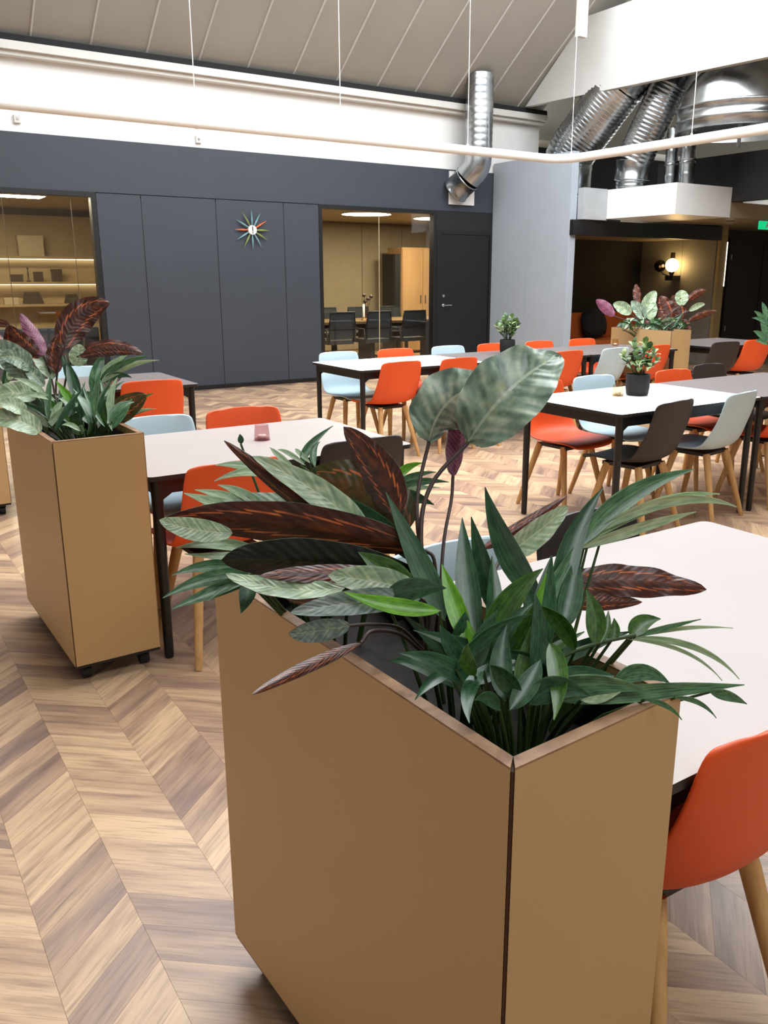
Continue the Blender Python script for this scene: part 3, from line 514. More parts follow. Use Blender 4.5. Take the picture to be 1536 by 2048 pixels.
  ('strapm',(0.758,3.406,0.895),(0.749,3.467,0.97),(0.72,3.536,1.024),(0.038,-0.7,0.713),0.038,0.25,0.5),
  ('pale',(0.753,3.284,0.908),(0.717,3.359,0.969),(0.671,3.432,1.006),(-0.089,-0.584,0.807),0.04,0.25,0.5),
  ('frond',(0.601,3.255,0.945),(0.623,3.299,1.032),(0.643,3.336,1.093),(-0.37,-0.766,0.525),0.024,0.25,0.5),
  ('strapm',(0.822,3.247,0.906),(0.902,3.247,0.974),(0.989,3.232,1.014),(-0.475,-0.591,0.652),0.038,0.25,0.5),
  ('frond',(0.778,3.095,0.937),(0.824,3.111,0.988),(0.879,3.111,1.004),(-0.311,-0.705,0.637),0.037,0.25,0.5),
  ('strap',(0.695,3.291,0.905),(0.709,3.337,0.979),(0.731,3.367,1.024),(0.524,-0.78,0.341),0.027,0.25,0.5),
  ('strap',(0.681,3.34,0.89),(0.681,3.4,0.981),(0.696,3.441,1.046),(0.112,-0.837,0.535),0.018,0.25,0.5),
  ('frond',(0.751,3.315,0.878),(0.694,3.396,0.914),(0.659,3.456,0.933),(-0.502,-0.577,0.645),0.02,0.25,0.5),
  ('frond',(0.653,3.422,0.875),(0.628,3.488,0.932),(0.589,3.559,0.976),(-0.498,-0.652,0.572),0.028,0.25,0.5),
  ('strapm',(0.782,3.146,0.924),(0.785,3.205,1.017),(0.771,3.267,1.086),(-0.836,-0.465,0.29),0.032,0.25,0.5),
  ('pale',(0.762,3.192,0.906),(0.797,3.224,0.981),(0.827,3.253,1.039),(-0.314,-0.796,0.518),0.026,0.25,0.5),
  ('strap',(0.632,3.253,0.909),(0.678,3.272,0.967),(0.711,3.288,0.991),(0.242,-0.953,0.18),0.031,0.25,0.5),
  ('pale',(0.834,3.305,0.852),(0.877,3.328,0.917),(0.899,3.355,0.949),(0.4,-0.895,0.199),0.033,0.25,0.5),
  ('pale',(0.795,3.127,0.904),(0.793,3.179,0.965),(0.803,3.218,1.011),(-0.027,-0.761,0.649),0.018,0.25,0.5),
  ('frond',(0.764,3.225,0.922),(0.782,3.265,0.987),(0.801,3.297,1.029),(0.02,-0.834,0.551),0.019,0.25,0.5),
  ('pale',(0.724,3.334,0.863),(0.726,3.383,0.924),(0.716,3.432,0.96),(0.314,-0.653,0.689),0.033,0.25,0.5),
  ('strapm',(0.752,3.374,0.906),(0.705,3.451,0.951),(0.673,3.508,0.967),(-0.742,-0.584,0.33),0.027,0.25,0.5),
  ('strap',(0.742,3.141,0.943),(0.778,3.173,1.019),(0.83,3.189,1.083),(-0.395,-0.764,0.51),0.019,0.25,0.5),
  ('frond',(0.763,3.103,0.926),(0.739,3.174,0.999),(0.73,3.234,1.071),(-0.113,-0.751,0.65),0.018,0.25,0.5),
  ('pale',(0.684,3.418,0.914),(0.756,3.417,0.963),(0.834,3.409,1.006),(-0.3,-0.864,0.405),0.031,0.25,0.5),
  ('strapm',(0.819,3.283,0.878),(0.878,3.296,0.944),(0.918,3.315,0.99),(0.274,-0.961,0.028),0.033,0.25,0.5),
  ('strap',(0.714,3.251,0.901),(0.733,3.3,0.996),(0.764,3.332,1.064),(-0.143,-0.867,0.476),0.018,0.25,0.5),
  ('frond',(0.792,3.167,0.901),(0.78,3.228,0.971),(0.774,3.28,1.023),(-0.698,-0.574,0.428),0.036,0.25,0.5),
  ('frond',(0.752,3.261,0.933),(0.819,3.272,1.013),(0.894,3.27,1.064),(-0.332,-0.846,0.417),0.022,0.25,0.5),
  ('strap',(0.657,3.283,0.91),(0.6,3.368,0.959),(0.53,3.455,0.989),(-0.182,-0.519,0.836),0.035,0.25,0.5),
  ('pale',(0.651,3.399,0.88),(0.635,3.465,0.957),(0.606,3.535,1.018),(-0.148,-0.727,0.67),0.018,0.25,0.5),
  ('strapm',(0.718,3.174,0.89),(0.768,3.196,0.966),(0.806,3.223,1.034),(-0.48,-0.697,0.533),0.024,0.25,0.5),
  ('strapm',(0.66,3.297,0.894),(0.718,3.305,0.946),(0.799,3.297,0.991),(-0.207,-0.932,0.297),0.017,0.25,0.5),
  ('strap',(0.617,3.302,0.906),(0.678,3.305,0.947),(0.753,3.298,0.982),(-0.367,-0.697,0.616),0.034,0.25,0.5),
  ('strap',(0.728,3.364,0.877),(0.76,3.4,0.96),(0.793,3.427,1.018),(-0.612,-0.576,0.542),0.027,0.25,0.5),
  ('frond',(0.614,3.312,0.875),(0.591,3.375,0.928),(0.545,3.452,0.975),(-0.838,-0.523,0.156),0.025,0.25,0.5),
  ('frond',(0.829,3.257,0.92),(0.778,3.339,0.971),(0.724,3.417,1.007),(-0.709,-0.633,0.311),0.027,0.25,0.5),
  ('pale',(0.738,3.249,0.89),(0.786,3.264,0.94),(0.851,3.262,0.972),(0.149,-0.988,-0.044),0.029,0.25,0.5),
  ('strap',(0.669,3.309,0.91),(0.642,3.375,0.962),(0.588,3.455,1.002),(-0.744,-0.599,0.296),0.032,0.25,0.5),
  ('strap',(0.743,3.396,0.902),(0.799,3.419,0.995),(0.838,3.446,1.066),(0.218,-0.961,0.168),0.02,0.25,0.5),
  ('pale',(0.594,3.22,0.938),(0.646,3.226,0.971),(0.692,3.237,1.003),(0.163,-0.987,0.007),0.031,0.25,0.5),
  ('strap',(0.737,3.157,0.935),(0.778,3.18,0.996),(0.835,3.187,1.039),(-0.245,-0.846,0.473),0.022,0.25,0.5),
  ('pale',(0.603,3.239,0.917),(0.635,3.266,0.973),(0.667,3.286,1.003),(0.513,-0.854,0.084),0.037,0.25,0.5),
  ('pale',(0.612,3.309,0.907),(0.589,3.368,0.946),(0.548,3.436,0.976),(-0.864,-0.492,0.103),0.032,0.25,0.5),
  ('frond',(0.755,3.407,0.905),(0.791,3.436,0.972),(0.837,3.457,1.038),(-0.125,-0.902,0.413),0.02,0.25,0.5),
  ('frond',(0.707,3.303,0.905),(0.757,3.327,0.987),(0.826,3.336,1.065),(-0.203,-0.917,0.344),0.028,0.25,0.5),
 ],
 'back_cal': [
  ('pink',(6.969,6.407,1.044),(6.903,6.483,1.142),(6.833,6.551,1.21),(0.626,0.765,-0.15),0.12,0.25,0.5),
  ('stem',[(7.027,6.319,0.889),(7.118,6.283,0.967),(6.969,6.407,1.044)],0.006),
  ('calp',(7.124,6.31,1.065),(7.053,6.379,1.132),(6.978,6.441,1.168),(-0.605,-0.784,0.137),0.131,0.25,0.5),
  ('stem',[(7.14,6.243,0.889),(7.195,6.234,0.977),(7.124,6.31,1.065)],0.006),
  ('calp',(7.222,6.245,1.065),(7.304,6.233,1.2),(7.381,6.214,1.304),(-0.505,-0.832,0.23),0.142,0.25,0.5),
  ('stem',[(7.214,6.194,0.889),(7.244,6.202,0.977),(7.222,6.245,1.065)],0.006),
  ('mar',(7.2,6.289,1.158),(7.209,6.323,1.283),(7.214,6.349,1.376),(0.63,0.737,-0.244),0.087,0.25,0.5),
  ('stem',[(7.187,6.212,0.889),(7.233,6.224,1.024),(7.2,6.289,1.158)],0.006),
  ('calp',(7.284,6.183,1.003),(7.31,6.204,1.122),(7.332,6.217,1.21),(-0.607,-0.75,0.263),0.131,0.25,0.5),
  ('stem',[(7.267,6.158,0.889),(7.276,6.171,0.946),(7.284,6.183,1.003)],0.006),
  ('cal',(7.239,6.213,1.003),(7.194,6.28,1.117),(7.143,6.34,1.2),(-0.656,-0.738,0.156),0.12,0.25,0.5),
  ('stem',[(7.234,6.181,0.889),(7.253,6.186,0.946),(7.239,6.213,1.003)],0.006),
  ('mar',(7.462,6.064,1.003),(7.438,6.125,1.143),(7.409,6.179,1.252),(0.678,0.712,-0.184),0.185,0.25,0.5),
  ('stem',[(7.401,6.069,0.889),(7.365,6.111,0.946),(7.462,6.064,1.003)],0.006),
  ('mar',(7.56,5.999,1.004),(7.546,6.054,1.149),(7.527,6.103,1.263),(0.683,0.703,-0.197),0.185,0.25,0.5),
  ('stem',[(7.475,6.02,0.889),(7.414,6.078,0.946),(7.56,5.999,1.004)],0.006),
  ('calp',(7.581,6.031,1.149),(7.6,6.049,1.247),(7.614,6.061,1.315),(-0.638,-0.724,0.261),0.142,0.25,0.5),
  ('stem',[(7.475,6.02,0.889),(7.424,6.094,1.019),(7.581,6.031,1.149)],0.006),
  ('mar',(7.651,6.0,1.201),(7.742,5.963,1.273),(7.828,5.918,1.315),(0.464,0.881,-0.086),0.087,0.25,0.5),
  ('stem',[(7.521,5.988,0.89),(7.459,6.079,1.045),(7.651,6.0,1.201)],0.006),
  ('calp',(7.645,5.971,1.097),(7.724,5.935,1.149),(7.798,5.892,1.17),(-0.472,-0.881,0.033),0.065,0.25,0.5),
  ('stem',[(7.528,5.984,0.89),(7.456,6.065,0.993),(7.645,5.971,1.097)],0.006),
  ('mar',(7.63,5.949,0.993),(7.765,5.88,1.061),(7.895,5.804,1.098),(0.482,0.876,-0.012),0.076,0.25,0.5),
  ('stem',[(7.528,5.984,0.89),(7.449,6.053,0.941),(7.63,5.949,0.993)],0.006),
  ('mar',(7.273,6.166,0.925),(7.22,6.223,0.993),(7.163,6.273,1.029),(0.621,0.772,-0.136),0.087,0.25,0.5),
  ('stem',[(7.267,6.158,0.889),(7.27,6.162,0.907),(7.273,6.166,0.925)],0.006),
  ('calp',(7.365,6.112,0.951),(7.438,6.077,0.993),(7.507,6.034,1.004),(-0.482,-0.876,-0.004),0.076,0.25,0.5),
  ('stem',[(7.334,6.113,0.889),(7.316,6.135,0.92),(7.365,6.112,0.951)],0.006),
  ('mar',(7.578,5.987,1.004),(7.601,5.953,0.947),(7.619,5.913,0.859),(0.879,0.477,0.007),0.076,0.25,0.5),
  ('stem',[(7.488,6.011,0.89),(7.423,6.072,0.946),(7.578,5.987,1.004)],0.006),
  ('mar',(7.41,6.083,0.952),(7.396,6.12,1.04),(7.378,6.15,1.097),(0.673,0.716,-0.185),0.109,0.25,0.5),
  ('stem',[(7.368,6.091,0.889),(7.339,6.12,0.92),(7.41,6.083,0.952)],0.006),
 ],
 'back_strap': [
  ('strapm',(7.12,6.257,0.89),(7.069,6.315,0.965),(7.009,6.361,0.982),(-0.773,-0.36,-0.523),0.056,0.25,0.5),
  ('frond',(7.281,6.156,0.911),(7.297,6.183,1.029),(7.338,6.172,1.081),(-0.779,-0.543,0.314),0.032,0.25,0.5),
  ('strap',(7.532,5.988,0.912),(7.509,6.014,0.944),(7.45,6.039,0.899),(-0.402,-0.775,-0.487),0.043,0.25,0.5),
  ('strapm',(7.129,6.261,0.922),(7.196,6.239,0.992),(7.248,6.201,0.981),(-0.428,-0.901,-0.068),0.041,0.25,0.5),
  ('pale',(7.073,6.29,0.894),(7.093,6.308,0.993),(7.075,6.328,1.018),(-0.465,-0.844,0.267),0.037,0.25,0.5),
  ('pale',(7.043,6.312,0.9),(7.095,6.306,0.991),(7.151,6.278,1.021),(-0.692,-0.553,0.464),0.042,0.25,0.5),
  ('frond',(7.381,6.084,0.896),(7.445,6.065,0.969),(7.535,6.008,0.98),(-0.587,-0.649,0.485),0.034,0.25,0.5),
  ('frond',(7.242,6.182,0.912),(7.334,6.144,0.986),(7.392,6.12,1.03),(-0.665,-0.31,0.68),0.037,0.25,0.5),
  ('strapm',(7.576,5.961,0.92),(7.534,6.013,0.994),(7.451,6.069,0.994),(-0.633,-0.772,0.051),0.039,0.25,0.5),
  ('strap',(7.234,6.191,0.922),(7.177,6.253,0.996),(7.108,6.299,0.997),(-0.366,-0.778,0.51),0.053,0.25,0.5),
  ('frond',(7.282,6.158,0.92),(7.302,6.156,0.953),(7.31,6.149,0.95),(-0.666,-0.611,0.428),0.036,0.25,0.5),
  ('strap',(7.572,5.966,0.926),(7.622,5.938,0.944),(7.64,5.921,0.929),(-0.5,-0.785,-0.365),0.051,0.25,0.5),
  ('strapm',(7.09,6.285,0.913),(7.093,6.306,0.987),(7.087,6.31,0.987),(-0.983,-0.181,0.023),0.043,0.25,0.5),
  ('frond',(7.337,6.118,0.909),(7.306,6.151,0.948),(7.244,6.188,0.933),(-0.583,-0.58,-0.569),0.048,0.25,0.5),
  ('strap',(7.016,6.336,0.921),(7.011,6.349,0.951),(6.975,6.367,0.931),(-0.368,-0.692,0.621),0.052,0.25,0.5),
  ('frond',(7.438,6.049,0.904),(7.504,6.022,0.96),(7.547,5.998,0.972),(-0.61,-0.334,0.718),0.049,0.25,0.5),
  ('strapm',(7.354,6.101,0.893),(7.403,6.093,0.969),(7.473,6.052,0.989),(-0.387,-0.922,0.007),0.043,0.25,0.5),
  ('frond',(7.472,6.024,0.899),(7.448,6.052,0.936),(7.434,6.064,0.942),(-0.832,-0.443,-0.333),0.048,0.25,0.5),
  ('pale',(7.207,6.199,0.89),(7.269,6.174,0.942),(7.294,6.158,0.943),(-0.428,-0.904,-0.007),0.036,0.25,0.5),
  ('pale',(7.199,6.207,0.901),(7.217,6.231,1.013),(7.254,6.219,1.053),(-0.694,-0.654,0.3),0.038,0.25,0.5),
  ('frond',(7.507,5.998,0.89),(7.575,5.973,0.954),(7.61,5.949,0.952),(-0.221,-0.91,-0.351),0.042,0.25,0.5),
  ('frond',(7.369,6.099,0.917),(7.359,6.121,0.964),(7.319,6.148,0.966),(-0.457,-0.817,0.353),0.036,0.25,0.5),
  ('pale',(7.206,6.202,0.897),(7.265,6.175,0.937),(7.289,6.16,0.943),(-0.595,-0.525,0.609),0.055,0.25,0.5),
  ('frond',(7.354,6.104,0.901),(7.29,6.155,0.925),(7.249,6.176,0.904),(-0.465,-0.709,0.531),0.053,0.25,0.5),
  ('frond',(7.381,6.09,0.914),(7.289,6.164,0.954),(7.218,6.203,0.926),(-0.496,-0.654,-0.571),0.06,0.25,0.5),
  ('strap',(7.465,6.035,0.918),(7.54,6.02,1.029),(7.598,5.999,1.085),(-0.771,-0.334,0.542),0.052,0.25,0.5),
  ('strap',(7.528,5.994,0.92),(7.541,5.995,0.953),(7.572,5.974,0.95),(-0.63,-0.436,0.642),0.039,0.25,0.5),
  ('frond',(7.015,6.332,0.905),(7.066,6.325,0.989),(7.128,6.294,1.021),(-0.728,-0.364,0.581),0.039,0.25,0.5),
  ('strapm',(7.422,6.065,0.923),(7.357,6.129,0.985),(7.309,6.169,1.013),(-0.766,-0.387,-0.513),0.043,0.25,0.5),
  ('pale',(7.522,5.993,0.905),(7.556,5.989,0.964),(7.564,5.983,0.964),(-0.579,-0.761,0.292),0.042,0.25,0.5),
  ('frond',(7.413,6.062,0.894),(7.474,6.056,1.001),(7.525,6.032,1.033),(-0.308,-0.951,0.039),0.046,0.25,0.5),
  ('strapm',(7.285,6.147,0.89),(7.308,6.173,1.021),(7.328,6.177,1.077),(-0.742,-0.613,0.271),0.039,0.25,0.5),
  ('frond',(7.274,6.162,0.915),(7.207,6.219,0.953),(7.119,6.276,0.947),(-0.585,-0.669,-0.458),0.039,0.25,0.5),
  ('frond',(7.404,6.077,0.923),(7.367,6.122,0.986),(7.32,6.165,1.02),(-0.788,-0.599,-0.144),0.04,0.25,0.5),
 ],
 'right_strap': [
  ('frond',(6.125,4.035,1.124),(6.121,4.065,1.207),(6.112,4.087,1.261),(-0.612,-0.756,0.231),0.042,0.25,0.5),
  ('frond',(6.119,4.027,1.085),(6.087,4.07,1.154),(6.05,4.107,1.192),(-0.592,-0.78,0.202),0.042,0.25,0.5),
  ('frond',(6.139,4.014,1.086),(6.086,4.062,1.127),(6.029,4.104,1.139),(-0.533,-0.803,0.266),0.038,0.25,0.5),
  ('frond',(6.111,4.0,0.986),(6.097,4.036,1.07),(6.079,4.066,1.124),(-0.611,-0.761,0.218),0.05,0.25,0.5),
  ('frond',(6.1,3.998,0.956),(6.063,4.041,1.013),(6.021,4.078,1.04),(-0.564,-0.795,0.223),0.046,0.25,0.5),
  ('frond',(6.104,3.989,0.933),(6.065,4.024,0.963),(6.023,4.052,0.963),(-0.516,-0.8,0.306),0.042,0.25,0.5),
  ('frond',(6.1,3.998,0.956),(6.092,4.029,1.036),(6.08,4.053,1.085),(-0.609,-0.76,0.226),0.042,0.25,0.5),
  ('frond',(6.16,3.988,1.047),(6.19,4.005,1.166),(6.216,4.015,1.253),(-0.565,-0.783,0.261),0.05,0.25,0.5),
  ('frond',(6.18,3.962,1.009),(6.249,3.945,1.101),(6.314,3.921,1.162),(-0.456,-0.875,0.165),0.05,0.25,0.5),
  ('frond',(6.124,3.992,0.986),(6.153,4.006,1.089),(6.176,4.013,1.162),(-0.559,-0.788,0.26),0.05,0.25,0.5),
  ('frond',(6.188,3.944,0.971),(6.277,3.901,1.025),(6.363,3.852,1.048),(-0.44,-0.894,-0.077),0.05,0.25,0.5),
 ],
 'farleft': [
  ('cal',(0.862,5.777,0.882),(0.83,5.826,0.97),(0.796,5.869,1.033),(0.032,-0.846,0.532),0.1,0.25,0.5),
  ('mar',(0.847,5.806,0.942),(0.843,5.841,1.045),(0.835,5.872,1.124),(-0.181,0.92,-0.348),0.087,0.25,0.5),
  ('calp',(0.858,5.76,0.822),(0.901,5.757,0.902),(0.94,5.748,0.958),(0.105,-0.983,-0.148),0.067,0.25,0.5),
  ('frond',(0.838,5.764,0.791),(0.873,5.759,0.849),(0.903,5.749,0.882),(0.058,-0.978,-0.201),0.033,0.25,0.5),
  ('frond',(0.812,5.781,0.791),(0.782,5.82,0.849),(0.747,5.853,0.882),(-0.065,-0.802,0.593),0.033,0.25,0.5),
  ('strap',(0.826,5.767,0.776),(0.848,5.778,0.856),(0.866,5.783,0.912),(0.204,-0.977,0.055),0.033,0.25,0.5),
  ('calp',(0.812,5.781,0.791),(0.756,5.837,0.849),(0.695,5.888,0.882),(-0.224,-0.76,0.61),0.08,0.25,0.5),
 ],
}

# ---------------------------------------------------------------- floor with chevron planks
WY = 10.75
fl = struct(box('floor', (-4.6, 16.3, -3.6, 10.8, -0.16, -0.004), 'floor_base'), 'chevron wood plank floor in mixed browns')
CW, PP, RISE = 0.205, 0.125, 0.172
def plank_shape(sgn, x0, y0, b, gap=0.0003):
    # parallelogram prism: column x0..x0+CW, edge rising by sgn*RISE across the column
    def P(x, y, z): return (x0 + x, y0 + y + sgn * RISE * x / CW, z)
    g = gap
    top = [P(g, g, 0), P(CW - g, g, 0), P(CW - g, PP - g, 0), P(g, PP - g, 0)]
    bot = [P(0.0001, 0.0001, -0.004), P(CW - 0.0001, 0.0001, -0.004), P(CW - 0.0001, PP - 0.0001, -0.004), P(0.0001, PP - 0.0001, -0.004)]
    b.add(top + bot, [(0, 1, 2, 3), (4, 5, 1, 0), (5, 6, 2, 1), (6, 7, 3, 2), (7, 4, 0, 3)])
LEN = math.hypot(CW, RISE); PW = PP * CW / LEN
plank_uv = [(0, 0), (LEN, 0), (LEN, PW), (0, PW)]
def set_plank_uv(me, offs):
    uvl = me.uv_layers.new(name='UVMap'); d = uvl.data
    vuv = {}
    for k, (ou, ov) in enumerate(offs):
        for j in range(4):
            vuv[k * 8 + j] = (plank_uv[j][0] + ou, plank_uv[j][1] + ov); vuv[k * 8 + 4 + j] = vuv[k * 8 + j]
    for lp in me.loops: d[lp.index].uv = vuv[lp.vertex_index]
proto = {}
for sg in (-1, 1):
    b = MB(); plank_shape(sg, 0, 0, b); me = b.mesh('plank', 'plank'); set_plank_uv(me, [(0, 0)]); proto[sg] = me
cells = []
for k in range(-12, 70):
    x0 = 0.195 + k * CW; sg = 1 if k % 2 == 0 else -1
    for j in range(-14, 88):
        y0 = j * PP + (0.0 if sg == 1 else RISE) + 0.02
        yc = y0 + PP / 2 + sg * RISE / 2
        if not (-1.6 < yc < 10.64 - 0.05): continue
        cells.append((x0, y0, sg, yc))
def in_view(c):
    p = Vector((c[0] + CW / 2, c[3], 0)) - Vector((0, 0, CAM_H)); d = p.dot(fwd)
    if d < 0.3: return None
    u = 812 + 1678.6 * p.dot(rgt) / d; v = 996 + 1678.6 * p.dot(dwn) / d
    if not (-20 < u < 1556 and v < 2080): return None
    # hidden behind the near planter or its neighbouring table
    if u > 470 and v > 1190 and not (u > 1330 and v > 1700): return None
    return d
vis = sorted([(d, c) for c in cells for d in [in_view(c)] if d is not None], key=lambda q: q[0])
near = [c for d, c in vis[:298]]; nset = set((round(c[0], 3), round(c[1], 3)) for c in near)
for c in near:
    o = bpy.data.objects.new('plank', proto[c[2]]); COL.objects.link(o); o.location = (c[0], c[1], 0); o.parent = fl
b = MB(); random.seed(3); offs = []; tones = []
for c in cells:
    if (round(c[0], 3), round(c[1], 3)) in nset: continue
    plank_shape(c[2], c[0], c[1], b); offs.append((random.random() * 40, random.random() * 90)); tones += [random.random()] * 8
me = b.mesh('plank_field', 'plank_far'); set_plank_uv(me, offs)
at = me.attributes.new('tone', 'FLOAT', 'POINT'); at.data.foreach_set('value', [t for i in range(0, len(tones), 8) for t in [tones[i]] * 8])
o = bpy.data.objects.new('plank_field', me); COL.objects.link(o); o.parent = fl; o['kind'] = 'stuff'

# ---------------------------------------------------------------- back wall (dark panels, two glazed rooms, door)
ROOMZ = 2.45
wb = MB()
wb.box(-4.6, 8.82, WY, WY + 0.12, 2.405, 2.995)
wb.box(-4.6, 0.3, WY, WY + 0.12, 0, 2.405)
wb.box(2.78, 5.74, WY + 0.02, WY + 0.12, 0, 2.405)
wb.box(7.74, 8.82, WY + 0.02, WY + 0.12, 0, 2.405)
wall_back = struct(wb.build('wall_back', 'wall_dark'), 'dark blue grey panelled wall with two windows')
for x0, x1 in ((2.78, 3.31), (3.31, 4.26), (4.26, 5.21), (5.21, 5.74)):
    box('panel', (x0 + 0.004, x1 - 0.004, WY - 0.012, WY + 0.02, 0.02, 2.395), 'wall_dark', wall_back, 0.002)
    box('panel_joint', (x1 - 0.007, x1 + 0.007, WY - 0.009, WY + 0.019, 0.02, 2.36), 'frame_black', wall_back)
box('panel', (7.74, 8.82, WY - 0.012, WY + 0.02, 2.12, 2.40), 'wall_black', wall_back)
struct(box('baseboard_back', (2.78, 5.74, WY - 0.02, WY - 0.012, 0, 0.05), 'frame_black'), 'low black skirting under the dark panels')
up_ = struct(box('wall_upper', (-4.6, 9.75, WY + 0.03, WY + 0.15, 2.995, 4.02), 'white_paint'), 'bright white wall band above the dark panelling')
tr = MB(); tr.box(-4.6, 9.75, WY - 0.16, WY + 0.03, 3.80, 3.885); tr.box(-4.6, 9.75, WY - 0.10, WY + 0.03, 3.755, 3.80)
struct(tr.build('trim_1', 'beam_white', None, 0.004), 'long off white beam where wall meets sloping roof')
# windows
def window(name, x0, x1, joints, label, jm):
    w = struct(empty(name, (x0, WY, 0)), label)
    fr = MB(); t_ = 0.055
    fr.box(0, x1 - x0, -0.015, 0.10, 2.35, 2.405); fr.box(0, x1 - x0, -0.015, 0.10, 0, 0.06)
    fr.box(0, 0.05, -0.015, 0.10, 0.06, 2.35); fr.box(x1 - x0 - 0.06, x1 - x0, -0.015, 0.10, 0.06, 2.35)
    fr.build('window_frame', 'frame_black', w)
    xs = [0.05] + [j - x0 for j in joints] + [x1 - x0 - 0.06]
    for a_, b_ in zip(xs[:-1], xs[1:]): box('pane', (a_ + 0.003, b_ - 0.003, 0.03, 0.04, 0.06, 2.35), 'glass', w)
    for j in joints: box('glazing_joint', (j - x0 - 0.003, j - x0 + 0.003, 0.029, 0.041, 0.06, 2.35), jm, w)
    return w
window('window_1', 0.3, 2.78, (1.08, 1.76, 2.50), 'black framed window into warm lit room with shelves', 'item_dark')
window('window_2', 5.74, 7.74, (6.74,), 'black framed window into meeting room with office chairs', 'item_pale')
# door
d = struct(empty('door_1', (7.74, WY, 0)), 'plain black door beside the meeting room window')
fr = MB(); fr.box(0, 0.07, -0.02, 0.02, 0, 2.12); fr.box(1.02, 1.08, -0.02, 0.02, 0, 2.12); fr.box(0.07, 1.02, -0.02, 0.02, 2.07, 2.12)
fr.build('door_frame', 'frame_black', d)
box('door_leaf', (0.075, 1.015, -0.012, 0.018, 0.01, 2.065), 'door_black', d, 0.002)
h = MB(); h.frustum((0.13, -0.012, 1.02), (0.13, -0.022, 1.02), 0.026, 0.026, 16); h.frustum((0.13, -0.02, 1.02), (0.13, -0.06, 1.02), 0.009, 0.009, 10); h.tube([(0.13, -0.06, 1.02), (0.18, -0.062, 1.02), (0.26, -0.062, 1.02)], 0.009, 10)
tag(h.build('door_handle', 'chrome', d), 'chrome lever handle')
h = MB(); h.frustum((0.13, -0.012, 1.16), (0.13, -0.025, 1.16), 0.024, 0.022, 16); tag(h.build('door_lock', 'chrome', d), 'round chrome lock cylinder')

# ---------------------------------------------------------------- sloping roof lining
SL = 0.7265; RZ = 3.93
def roof_z(y): return RZ + (WY - y) * SL
ceil = MB()
y_a, y_b = WY + 0.12, 8.80
ceil.add([(-4.6, y_a, roof_z(y_a) + 0.10), (9.75, y_a, roof_z(y_a) + 0.10), (9.75, y_b, roof_z(y_b) + 0.10), (-4.6, y_b, roof_z(y_b) + 0.10),
          (-4.6, y_a, roof_z(y_a) + 0.20), (9.75, y_a, roof_z(y_a) + 0.20), (9.75, y_b, roof_z(y_b) + 0.20), (-4.6, y_b, roof_z(y_b) + 0.20)],
         [(3, 2, 1, 0), (4, 5, 6, 7), (0, 1, 5, 4), (2, 3, 7, 6), (1, 2, 6, 5), (3, 0, 4, 7)])
# flat roof around the roof light and the added fill opening
ceil.box(-4.6, 16.3, SKY2_FILL[3], SKYL[2], 5.35, 5.5); ceil.box(-4.6, 16.3, -3.6, SKY2_FILL[2], 5.35, 5.5); ceil.box(-4.6, SKY2_FILL[0], SKY2_FILL[2], SKY2_FILL[3], 5.35, 5.5); ceil.box(SKY2_FILL[1], 16.3, SKY2_FILL[2], SKY2_FILL[3], 5.35, 5.5); ceil.box(-4.6, SKYL[0], SKYL[2], 8.84, 5.35, 5.5); ceil.box(SKYL[1], 16.3, SKYL[2], 11.8, 5.35, 5.5); ceil.box(-4.6, SKYL[1], 8.72, 8.84, 5.33, 5.6)
ceil.box(9.75, 16.3, 11.0, 11.8, 3.6, 5.35)
ceiling = struct(ceil.build('ceiling', 'roof_grey'), 'grey sloping panelled roof with a long roof light')
xj = [2.22 + 0.635 * k for k in range(-11, 13)]
pan = None
for a_, b_ in zip(xj[:-1], xj[1:]):
    if b_ > 9.75: b_ = 9.74
    m_ = MB(); y0, y1 = WY - 0.03, y_b
    v = [(a_ + 0.006, y0, roof_z(y0)), (b_ - 0.006, y0, roof_z(y0)), (b_ - 0.006, y1, roof_z(y1)), (a_ + 0.006, y1, roof_z(y1))]
    v += [(p[0], p[1], p[2] + 0.05) for p in v]
    m_.add(v, [(3, 2, 1, 0), (4, 5, 6, 7), (0, 1, 5, 4), (1, 2, 6, 5), (2, 3, 7, 6), (3, 0, 4, 7)])
    m_.build('ceiling_panel', 'roof_grey', ceiling)
    m_ = MB(); m_.frustum((a_, WY - 0.04, roof_z(WY - 0.04) - 0.004), (a_, y1, roof_z(y1) - 0.004), 0.013, 0.013, 8)
    m_.build('batten', 'batten', ceiling)
# outer walls of the hall
struct(box('wall_left', (-4.7, -4.6, -3.6, WY, 0, 5.45), 'white_paint'), 'white side wall of the hall, out of view')
struct(box('wall_front', (-4.7, 16.4, -3.7, -3.6, 0, 5.45), 'wall_mid'), 'grey wall behind the viewer')
struct(box('wall_right', (16.3, 16.4, -3.6, 11.8, 0, 5.45), 'beam_white'), 'off white wall beyond the corridor')
struct(box('wall_plant_zone', (9.75, 16.3, 11.6, 11.75, 2.2, 5.2), 'dark_void'), 'dark wall behind the ventilation ducts')
struct(box('shade_strip', (-4.6, 9.75, WY - 0.14, WY - 0.09, 3.885, 3.955), 'dark_void'), 'dark strip painting the shade above the white beam')  # dark strip put in for the shade between beam and roof

